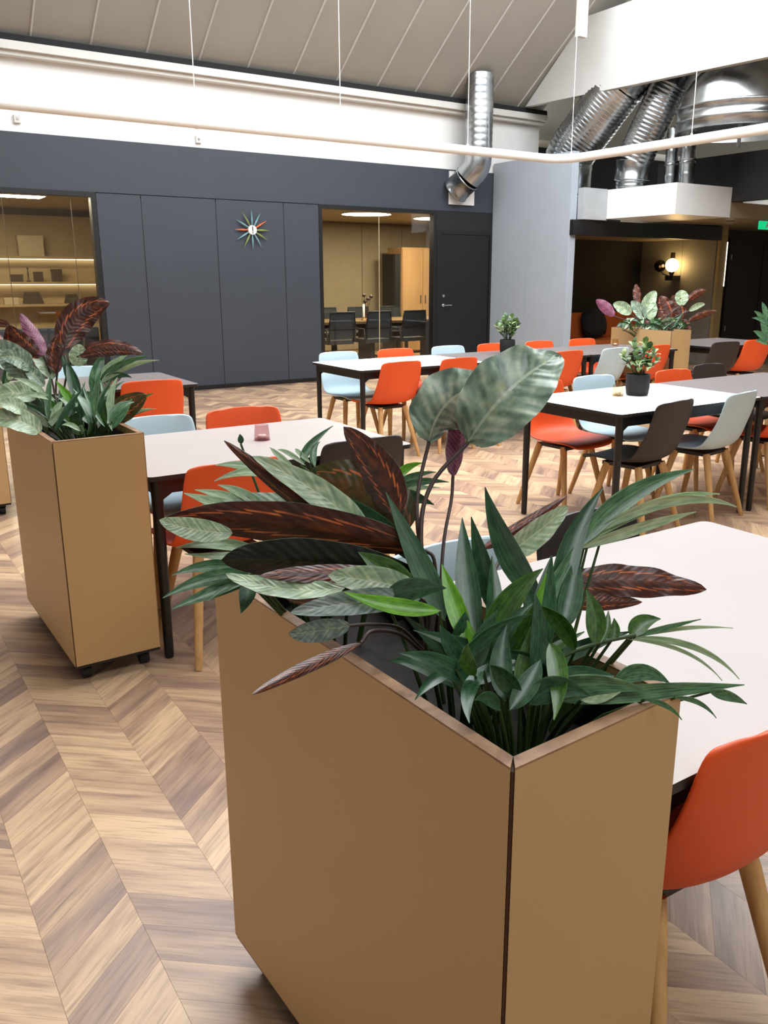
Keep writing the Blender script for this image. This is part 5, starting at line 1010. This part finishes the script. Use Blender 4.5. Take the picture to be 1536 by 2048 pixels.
# ---------------------------------------------------------------- chairs
def make_chair(mat):
    e = empty('shell_chair', (0, 0, 0))
    prof = [(0.232, 0.418, 0.165), (0.226, 0.432, 0.19), (0.205, 0.443, 0.207), (0.15, 0.446, 0.217), (0.05, 0.441, 0.222), (-0.06, 0.438, 0.224), (-0.13, 0.444, 0.224),
            (-0.175, 0.464, 0.223), (-0.203, 0.500, 0.221), (-0.218, 0.55, 0.218), (-0.229, 0.61, 0.214), (-0.240, 0.67, 0.211), (-0.249, 0.72, 0.208), (-0.256, 0.757, 0.204), (-0.260, 0.778, 0.198), (-0.263, 0.790, 0.186), (-0.2645, 0.7965, 0.166), (-0.265, 0.80, 0.14)]
    N = 13; v = []
    for i, (y, z, w) in enumerate(prof):
        for k in range(N):
            s_ = -1 + 2 * k / (N - 1); e2 = abs(s_) ** 2.6
            back = min(1, max(0, (z - 0.46) / 0.1)); seat = 1 - back
            bend = math.exp(-((i - 7.5) / 2.2) ** 2)
            v.append((w * s_, y + (0.022 * back + 0.05 * bend) * e2, z + (0.012 * seat + 0.022 * bend) * e2))
    b = MB(); b.add(v, [(i * N + k, i * N + k + 1, (i + 1) * N + k + 1, (i + 1) * N + k) for i in range(len(prof) - 1) for k in range(N - 1)], 0, True)
    o = b.build('shell', mat, e)
    m = o.modifiers.new('thick', 'SOLIDIFY'); m.thickness = 0.013; m.offset = -1
    m2 = o.modifiers.new('soft', 'SUBSURF'); m2.levels = 1; m2.render_levels = 1
    b = MB(); b.box(-0.13, 0.13, -0.11, 0.13, 0.405, 0.424); b.build('seat_plate', 'chair_dark' if mat == 'chair_dark' else 'plastic_black', e, 0.006)
    for sx in (-1, 1):
        for sy in (-1, 1):
            b = MB(); b.tube([(sx * 0.12, sy * 0.10 - 0.005, 0.418), (sx * 0.128, sy * 0.112 - 0.005, 0.38), (sx * 0.190, sy * 0.205 - 0.01, 0.012), (sx * 0.192, sy * 0.208 - 0.01, 0.0)], [0.021, 0.0215, 0.0145, 0.013], 14); b.build('leg', 'oak', e)
    return e
protos = {}
def chair(mat, x, yb, far, rz, label, group):
    o = copy_tree(protos[mat]) if mat in protos else protos.setdefault(mat, make_chair(mat))
    o.location = (x, yb - 0.262 if far else yb + 0.262, 0); o.rotation_euler = (0, 0, (math.pi if far else 0) + math.radians(rz))
    tag(o, label, 'chair', group)
O, B, K = 'chair_orange', 'chair_blue', 'chair_dark'
g1, g2, g3, g4, g5 = 'chairs at the candle table', 'chairs at the near right table', 'chairs at the middle row', 'chairs at the far row', 'chairs at the distant tables'
chair(O, 1.155, 2.83, 0, 2, 'orange shell chair between the two front planters, back to the viewer', g1)
chair(K, 1.78, 2.95, 0, 0, 'dark brown shell chair mostly hidden behind the near plants', g1)
chair(B, 1.22, 4.03, 1, 2, 'pale blue shell chair behind the candle table, next to left planter', g1)
chair(O, 1.68, 4.06, 1, -2, 'orange shell chair behind the table, above the pink candle glass', g1)
chair(O, 1.165, 0.62, 0, -2, 'orange shell chair cut off at the right foreground edge', g2)
chair(K, 1.72, 1.66, 1, 0, 'dark shell chair behind the large foreground table', g2)
chair(B, 1.205, 1.64, 1, 0, 'pale blue shell chair hidden behind the near planter leaves', g2)
chair(O, 3.80, 4.10, 1, 3, 'orange shell chair under the white table, behind the big striped leaf', g3)
chair(B, 4.27, 4.10, 1, 0, 'pale blue shell chair behind the potted plant on white table', g3)
chair(O, 5.03, 4.05, 1, 0, 'orange shell chair behind the middle row, left of the dark one', g3)
chair(K, 5.60, 4.17, 1, 0, 'dark shell chair behind the middle row, right of the orange one', g3)
chair(K, 3.735, 2.95, 0, 9, 'dark brown shell chair at the near corner of white middle table', g3)
chair(B, 4.355, 2.97, 0, 10, 'pale blue shell chair seen from behind at the middle row', g3)
chair(O, 5.03, 2.98, 0, 0, 'orange shell chair in middle row cut by right picture edge', g3)
for x, c, lb in ((3.67, O, 'orange shell chair at front of the white far table, full back visible'), (4.25, O, 'orange shell chair at far row, second from left on near side'),
                 (4.90, K, 'dark shell chair at far row, in front of the potted plant'), (5.50, O, 'orange shell chair at far row, fourth on the near side'),
                 (6.12, B, 'pale blue shell chair at far row near side, above middle potted plant'), (6.72, O, 'orange shell chair at far row near side, beside the back planter')):
    chair(c, x + 0.04, 5.595, 0, 3, lb, g4)
for x, c, lb in ((3.72, B, 'pale blue shell chair at the left end behind the white far table'), (4.33, O, 'orange shell chair behind the white far table, second from left'),
                 (4.94, B, 'pale blue shell chair behind far row, third from left'), (5.50, O, 'orange shell chair behind far row, just left of the potted plant'),
                 (6.13, O, 'orange shell chair behind far row, right of the potted plant'), (6.76, O, 'orange shell chair behind far row at its right end')):
    chair(c, x, 6.68, 1, 0, lb, g4)
chair(O, 1.68, 5.44, 0, -2, 'orange shell chair at far left, right of the left planter plants', g5)
chair(B, 1.45, 6.62, 1, 0, 'pale blue shell chair at far left behind the grey table', g5)
chair(K, 7.76, 5.50, 0, -8, 'dark shell chair in the distance right of the back planter', g5)
chair(O, 8.34, 5.52, 0, -8, 'orange shell chair in the distance left of the right edge planter', g5)

# ---------------------------------------------------------------- planters
PL, PWD, PZ0, PZ1 = 0.83, 0.315, 0.08, 0.91
def planter(x, y, rz, label):
    e = empty('planter_box', (x, y, 0), math.radians(rz), label, 'planter', 'rolling planter boxes')
    th, g = 0.019, 0.004
    def prism(name, pts, z0, z1, mats, cap=0.003):
        b = MB(); n = len(pts); v = [(q[0], q[1], z) for z in (z0, z1 - cap, z1) for q in pts]
        side = lambda o: [(o + k, o + (k + 1) % n, o + n + (k + 1) % n, o + n + k) for k in range(n)]
        b.add(v, side(0) + [tuple(range(n - 1, -1, -1))], 0); b.add(v, side(n) + [tuple(range(2 * n, 3 * n))], 1 if len(mats) > 1 else 0)
        return b.build(name, mats, e)
    W_, L_ = PWD, PL
    for pts in ([(g, 0), (W_ - g, 0), (W_ - th, th), (th, th)], [(W_ - g, L_), (g, L_), (th, L_ - th), (W_ - th, L_ - th)],
                [(0, L_ - g), (0, g), (th, th + 0.0006), (th, L_ - th - 0.0006)], [(W_, g), (W_, L_ - g), (W_ - th, L_ - th - 0.0006), (W_ - th, th + 0.0006)]):
        prism('side_panel', pts, PZ0, PZ1, ['planter_face', 'planter_edge'])
    for cx, cy, sx, sy in ((0, 0, 1, 1), (W_, 0, -1, 1), (W_, L_, -1, -1), (0, L_, 1, -1)):
        pts = [(cx + sx * (g + 0.0005), cy + sy * 0.002), (cx + sx * (th - 0.001), cy + sy * (th - 0.0004)), (cx + sx * 0.002, cy + sy * (g + 0.0005))]
        if sx * sy < 0: pts.reverse()
        prism('corner_seam', pts, PZ0 + 0.002, PZ1 - 0.006, ['planter_seam'])
    b = MB(); i = th + 0.001
    for d in ((i, PWD - i, i, i + 0.004), (i, PWD - i, PL - i - 0.004, PL - i), (i, i + 0.004, i + 0.004, PL - i - 0.004), (PWD - i - 0.004, PWD - i, i + 0.004, PL - i - 0.004)): b.box(*d, 0.5, 0.885)
    b.build('liner', 'plastic_black', e)
    b = MB(); nx, ny = 8, 20; random.seed(7)
    v = [(i + 0.005 + (PWD - 2 * i - 0.01) * a / nx, i + 0.005 + (PL - 2 * i - 0.01) * c / ny, 0.80 + random.uniform(-0.012, 0.012)) for c in range(ny + 1) for a in range(nx + 1)]
    b.add(v, [(c * (nx + 1) + a, c * (nx + 1) + a + 1, (c + 1) * (nx + 1) + a + 1, (c + 1) * (nx + 1) + a) for c in range(ny) for a in range(nx)], 0, True); b.build('soil', 'soil', e)
    box('base_board', (0.004, PWD - 0.004, 0.004, PL - 0.004, PZ0 - 0.012, PZ0 - 0.0005), 'plastic_black', e)
    for cx in (0.05, PWD - 0.05):
        for cy in (0.07, PL - 0.07):
            b = MB(); b.frustum((cx - 0.016, cy, 0.028), (cx + 0.016, cy, 0.028), 0.028, 0.028, 18); b.box(cx - 0.022, cx + 0.022, cy - 0.018, cy + 0.022, 0.045, PZ0 - 0.0125); b.build('caster', 'plastic_black', e)
    return e
planter(0.572, 0.635, 2.5, 'large beige planter box in the foreground, nearest the viewer')
planter(0.555, 2.98, 1.0, 'beige planter box on casters at left, beside the candle table')
planter(0.455, 5.58, 0, 'beige planter box mostly cut by the left picture edge')
planter(7.18, 5.80, 0, 'beige planter box in the far row below the globe lamp')
planter(6.0, 3.05, 0, 'beige planter box cut by the right picture edge')

# ---------------------------------------------------------------- leafy plants
LEAFTOP = {'cal': ('leaf_cal', 'leaf_pink'), 'calg': ('leaf_calg', 'leaf_mar'), 'calp': ('leaf_calp', 'leaf_pink'), 'dark': ('leaf_calp', 'leaf_dark'), 'mar': ('leaf_cal', 'leaf_mar'), 'olive': ('leaf_calp', 'leaf_olive'),
           'mar2': ('leaf_calp', 'leaf_mar'), 'mar2n': ('leaf_calg', 'leaf_mar'), 'pink': ('leaf_calp', 'leaf_pink'), 'strap': ('leaf_strap', 'leaf_frond'), 'strapm': ('leaf_strapm', 'leaf_frond'), 'lime': ('leaf_lime', 'leaf_lime'), 'frond': ('leaf_frond', 'leaf_pale'), 'pale': ('leaf_pale', 'leaf_pale')}
BROAD = ('mar2n', 'cal', 'calg', 'calp', 'dark', 'mar', 'olive', 'mar2', 'pink')
def leaf_mesh(spec, org, rng):
    kind, p0, p1, p2, nrm, w, fold, wave = spec
    p0, p1, p2 = (Vector(p) - org for p in (p0, p1, p2)); nrm = Vector(nrm)
    ctl = 2 * p1 - 0.5 * (p0 + p2); broad = kind in BROAD
    nl, nw = (26, 10) if broad else (14, 4)
    length = (p1 - p0).length + (p2 - p1).length; amp = wave * w * 0.05; ph = rng.uniform(0, 6)
    top = []; nor = []
    for i in range(nl + 1):
        t = i / nl; c = p0 * (1 - t) ** 2 + ctl * 2 * t * (1 - t) + p2 * t * t
        d = ((ctl - p0) * (1 - t) + (p2 - ctl) * t)
        d = d.normalized() if d.length > 1e-6 else (p2 - p0).normalized()
        n = (nrm - d * nrm.dot(d)).normalized(); s = d.cross(n)
        if broad: hw = 0.5 * w * max(0.0, math.sin(math.pi * min(1, t ** 0.82))) ** 0.62 if t < 0.985 else 0.0
        else: hw = 0.5 * w * max(0.0, math.sin(math.pi * t ** 0.72)) ** 0.9
        hw = max(hw, 0.0006)
        for k in range(nw + 1):
            u = -1 + 2 * k / nw
            cup = fold * hw * (abs(u) ** 1.3)
            rip = amp * abs(u) ** 1.5 * math.sin(ph + t * (22 if broad else 9) + (1.7 if u > 0 else 0)) if broad else 0
            vein = 0.022 * w * math.sin((t - 0.16 * abs(u)) * 48) * (1 - abs(u)) * abs(u) * 2 if broad else 0
            top.append(c + s * (u * hw) + n * (cup + rip + vein)); nor.append(n)
    th = 0.0006; M_ = nw + 1; cnt = len(top)
    vs = [tuple(p + n * th) for p, n in zip(top, nor)] + [tuple(p - n * th) for p, n in zip(top, nor)]
    fs = []; mi = []
    for i in range(nl):
        for k in range(nw):
            a, b_, c, d = i * M_ + k, i * M_ + k + 1, (i + 1) * M_ + k + 1, (i + 1) * M_ + k
            fs += [(a, b_, c), (a, c, d), (cnt + c, cnt + b_, cnt + a), (cnt + d, cnt + c, cnt + a)]; mi += [0, 0, 1, 1]
    me = bpy.data.meshes.new('leaf'); me.from_pydata(vs, [], fs)
    # make sure material 0 is on the +normal side
    f0 = me.polygons[0 if nl < 4 else (nl // 2) * nw * 4]
    me.update()
    if f0.normal.dot(nrm) < 0: me.flip_normals()
    a, b_ = LEAFTOP[kind]; me.materials.append(MATS[a]); me.materials.append(MATS[b_])
    me.polygons.foreach_set('material_index', mi); me.polygons.foreach_set('use_smooth', [True] * len(fs))
    uvl = me.uv_layers.new(name='UVMap').data
    for lp in me.loops:
        q = lp.vertex_index % cnt; uvl[lp.index].uv = ((q % M_) / nw, (q // M_) / nl)
    return me
def plant(key, name, loc, label, cat='plant', group='plants in the planter boxes', stemmat='stem_brown', root=True):
    org = Vector(loc); e = empty(name, loc, 0, label, cat, group); rng = random.Random(key)
    for sp in LEAF_DATA[key]:
        if sp[0] == 'stem':
            b = MB(); P = smooth_path([Vector(p) - org for p in sp[1]], 6); b.tube(P, sp[2], 8); b.build('stem', stemmat, e)
        else:
            o = bpy.data.objects.new('leaf', leaf_mesh(sp, org, rng)); COL.objects.link(o); o.parent = e
    if root:   # short stalks from every low leaf to the root ball
        for sp in LEAF_DATA[key]:
            if sp[0] == 'stem' or sp[0] in BROAD: continue
            p = Vector(sp[1]) - org
            q = Vector((p.x * 0.35, p.y * 0.35, 0))
            b = MB(); b.tube([q, q.lerp(p, 0.5) + Vector((0, 0, 0.01)), p], [0.004, 0.003, 0.002], 6); b.build('stalk', 'stem_green', e)
    return e
plant('near_tall', 'calathea_plant', (0.70, 1.06, 0.80), 'calathea with two big pale striped leaves standing tallest in near planter')
plant('near_sprawl', 'calathea_plant', (0.68, 1.00, 0.80), 'calathea with dark maroon leaves sprawling left over the near planter')
plant('near_right', 'calathea_plant', (0.74, 0.86, 0.80), 'calathea in near planter whose maroon leaf reaches over the right table')
plant('near_strap', 'strap_leaf_plant', (0.70, 0.90, 0.80), 'upright strap leaved plant with backlit bright green blades in near planter', stemmat='stem_green')
plant('near_front', 'strap_leaf_plant', (0.68, 0.74, 0.80), 'dark strap leaved plant at the front corner of near planter', stemmat='stem_green')
plant('near_frond', 'frond_plant', (0.79, 0.84, 0.80), 'feathery frond plant arching right over the near planter rim', stemmat='stem_green')
plant('near_fern', 'fern_plant', (0.70, 1.26, 0.80), 'pale fern at the far left end of the near planter', stemmat='stem_green')
plant('left_cal', 'calathea_plant', (0.69, 3.45, 0.80), 'calathea with maroon and orange marked leaves in left planter', root=False)
plant('left_strap', 'strap_leaf_plant', (0.72, 3.25, 0.80), 'dense strap leaved plant at the front of left planter', stemmat='stem_green')
plant('back_cal', 'calathea_plant', (7.34, 6.15, 0.80), 'calathea with pink, pale and maroon leaves in the far planter', root=False)
plant('back_strap', 'strap_leaf_plant', (7.33, 6.25, 0.80), 'low green strap leaved plant in the far planter', stemmat='stem_green')
plant('right_strap', 'frond_plant', (6.15, 3.75, 0.80), 'green frond plant in the planter at right picture edge', stemmat='stem_green')
plant('farleft', 'calathea_plant', (0.62, 5.95, 0.80), 'pale calathea in the planter at left picture edge')

# ---------------------------------------------------------------- potted plants on tables
def small_leaf_mesh(mat):
    b = MB(); n = 5; v = []
    for i in range(n + 1):
        t = i / n; hw = 0.5 * math.sin(math.pi * min(1, 0.06 + 0.94 * t ** 1.35)) ** 0.8 * 0.62; zz = 0.10 * math.sin(math.pi * t)
        v += [(-hw, t, zz + 0.12 * hw), (0, t, zz), (hw, t, zz + 0.12 * hw)]
    b.add(v, [(i * 3 + k, i * 3 + k + 1, (i + 1) * 3 + k + 1, (i + 1) * 3 + k) for i in range(n) for k in range(2)], 0, True)
    return b.mesh('leaf', mat)
SLM = [small_leaf_mesh(m) for m in ('pot_leaf', 'pot_leaf', 'pot_leaf_pale', 'pot_leaf_deep')]
def potted(x, y, s, seed, label, n_st=15):
    e = empty('potted_plant', (x, y, 0.74), 0, label, 'plant', 'potted plants on tables'); rng = random.Random(seed)
    r = 0.073
    b = MB(); b.lathe([(0.001, 0), (r * 0.82, 0), (r * 0.92, 0.008), (r, 0.05), (r, 0.125), (r * 0.96, 0.132), (r * 0.90, 0.128), (r * 0.90, 0.11)], 32); b.build('pot', 'pot_black', e)
    b = MB(); b.lathe([(r * 0.9, 0.112), (0.001, 0.115)], 24); b.build('soil', 'soil', e)
    for k in range(n_st):
        a = 2 * math.pi * k / n_st * 2.4 + rng.uniform(-.3, .3); sp = (0.3 + 0.7 * rng.random()) ; R_ = 0.135 * s * sp; H = (0.125 + (0.20 * s) * (1.05 - 0.55 * sp * sp) * rng.uniform(0.8, 1.05))
        p0 = Vector((0.02 * math.cos(a), 0.02 * math.sin(a), 0.112)); p2 = Vector((R_ * math.cos(a), R_ * math.sin(a), H)); p1 = p0.lerp(p2, 0.5) + Vector((0, 0, 0.02))
        b = MB(); b.tube([p0, p1, p2], [0.003, 0.0025, 0.0015], 6); b.build('stem', 'stem_green', e)
        for q in range(8):
            t = (0.4, 0.52, 0.64, 0.75, 0.84, 0.92, 0.98, 1.0)[q]; p = p0.lerp(p2, t); az = a + q * 2.4 + rng.uniform(-.4, .4); el = rng.uniform(0.1, 0.8) if q < 7 else 1.2
            d = Vector((math.cos(az) * math.cos(el), math.sin(az) * math.cos(el), math.sin(el))); sd = d.cross(Vector((0, 0, 1))).normalized(); nn = sd.cross(d)
            L = rng.uniform(0.050, 0.070) * s
            o = bpy.data.objects.new('leaf', rng.choice(SLM)); COL.objects.link(o); o.parent = e
            m = Matrix((( sd.x * L, d.x * L, nn.x * L, p.x), (sd.y * L, d.y * L, nn.y * L, p.y), (sd.z * L, d.z * L, nn.z * L, p.z), (0, 0, 0, 1))); o.matrix_local = m
potted(4.10, 3.54, 0.92, 4, 'small leafy plant in black pot on the white middle table', 16)
potted(5.31, 6.20, 1.0, 9, 'small leafy plant in black pot on the far row table', 14)

# ---------------------------------------------------------------- candle glasses
def candle(x, y, label, gm, ribbed):
    e = empty('candle_glass', (x, y, 0.74), 0, label, 'candle holder', 'tealight glasses on tables')
    n = 36; b = MB(); prof = [(0.034, 0.0), (0.0335, 0.012), (0.0325, 0.024), (0.031, 0.036), (0.030, 0.048), (0.0295, 0.060), (0.0295, 0.068)]
    v = []; 
    rows = 24
    for i in range(rows + 1):
        t = i / rows; r = 0.0355 - 0.006 * t; z = 0.07 * t
        for k in range(n):
            rr = r + (0.0012 * (1 if (i % 3 == 1 and (k + (i // 3) % 2) % 2 == 0) else 0) if ribbed else 0)
            a = 2 * math.pi * k / n; v.append((rr * math.cos(a), rr * math.sin(a), z))
    b.add(v, [(i * n + k, i * n + (k + 1) % n, (i + 1) * n + (k + 1) % n, (i + 1) * n + k) for i in range(rows) for k in range(n)], 0, True); b.build('glass_wall', gm, e)
    b = MB(); b.lathe([(0.035, 0.001), (0.001, 0.001)], 24); b.lathe([(0.033, 0.008), (0.001, 0.008)], 24); b.build('glass_base', gm, e)
    b = MB(); b.lathe([(0.001, 0.009), (0.019, 0.009), (0.019, 0.024), (0.001, 0.023)], 20); c = b.build('tealight', 'wax', e)
    b = MB(); b.frustum((0, 0, 0.023), (0, 0, 0.030), 0.0008, 0.0006, 6); b.build('wick', 'black_metal', c)
candle(1.53, 3.45, 'pink ribbed tealight glass on the grey table beside left planter', 'candle_glass', True)
candle(3.97, 3.58, 'amber tealight glass beside the potted plant on white table', 'candle_clear', False)
candle(6.90, 6.30, 'amber tealight glass on the far row near back planter', 'candle_clear', False)
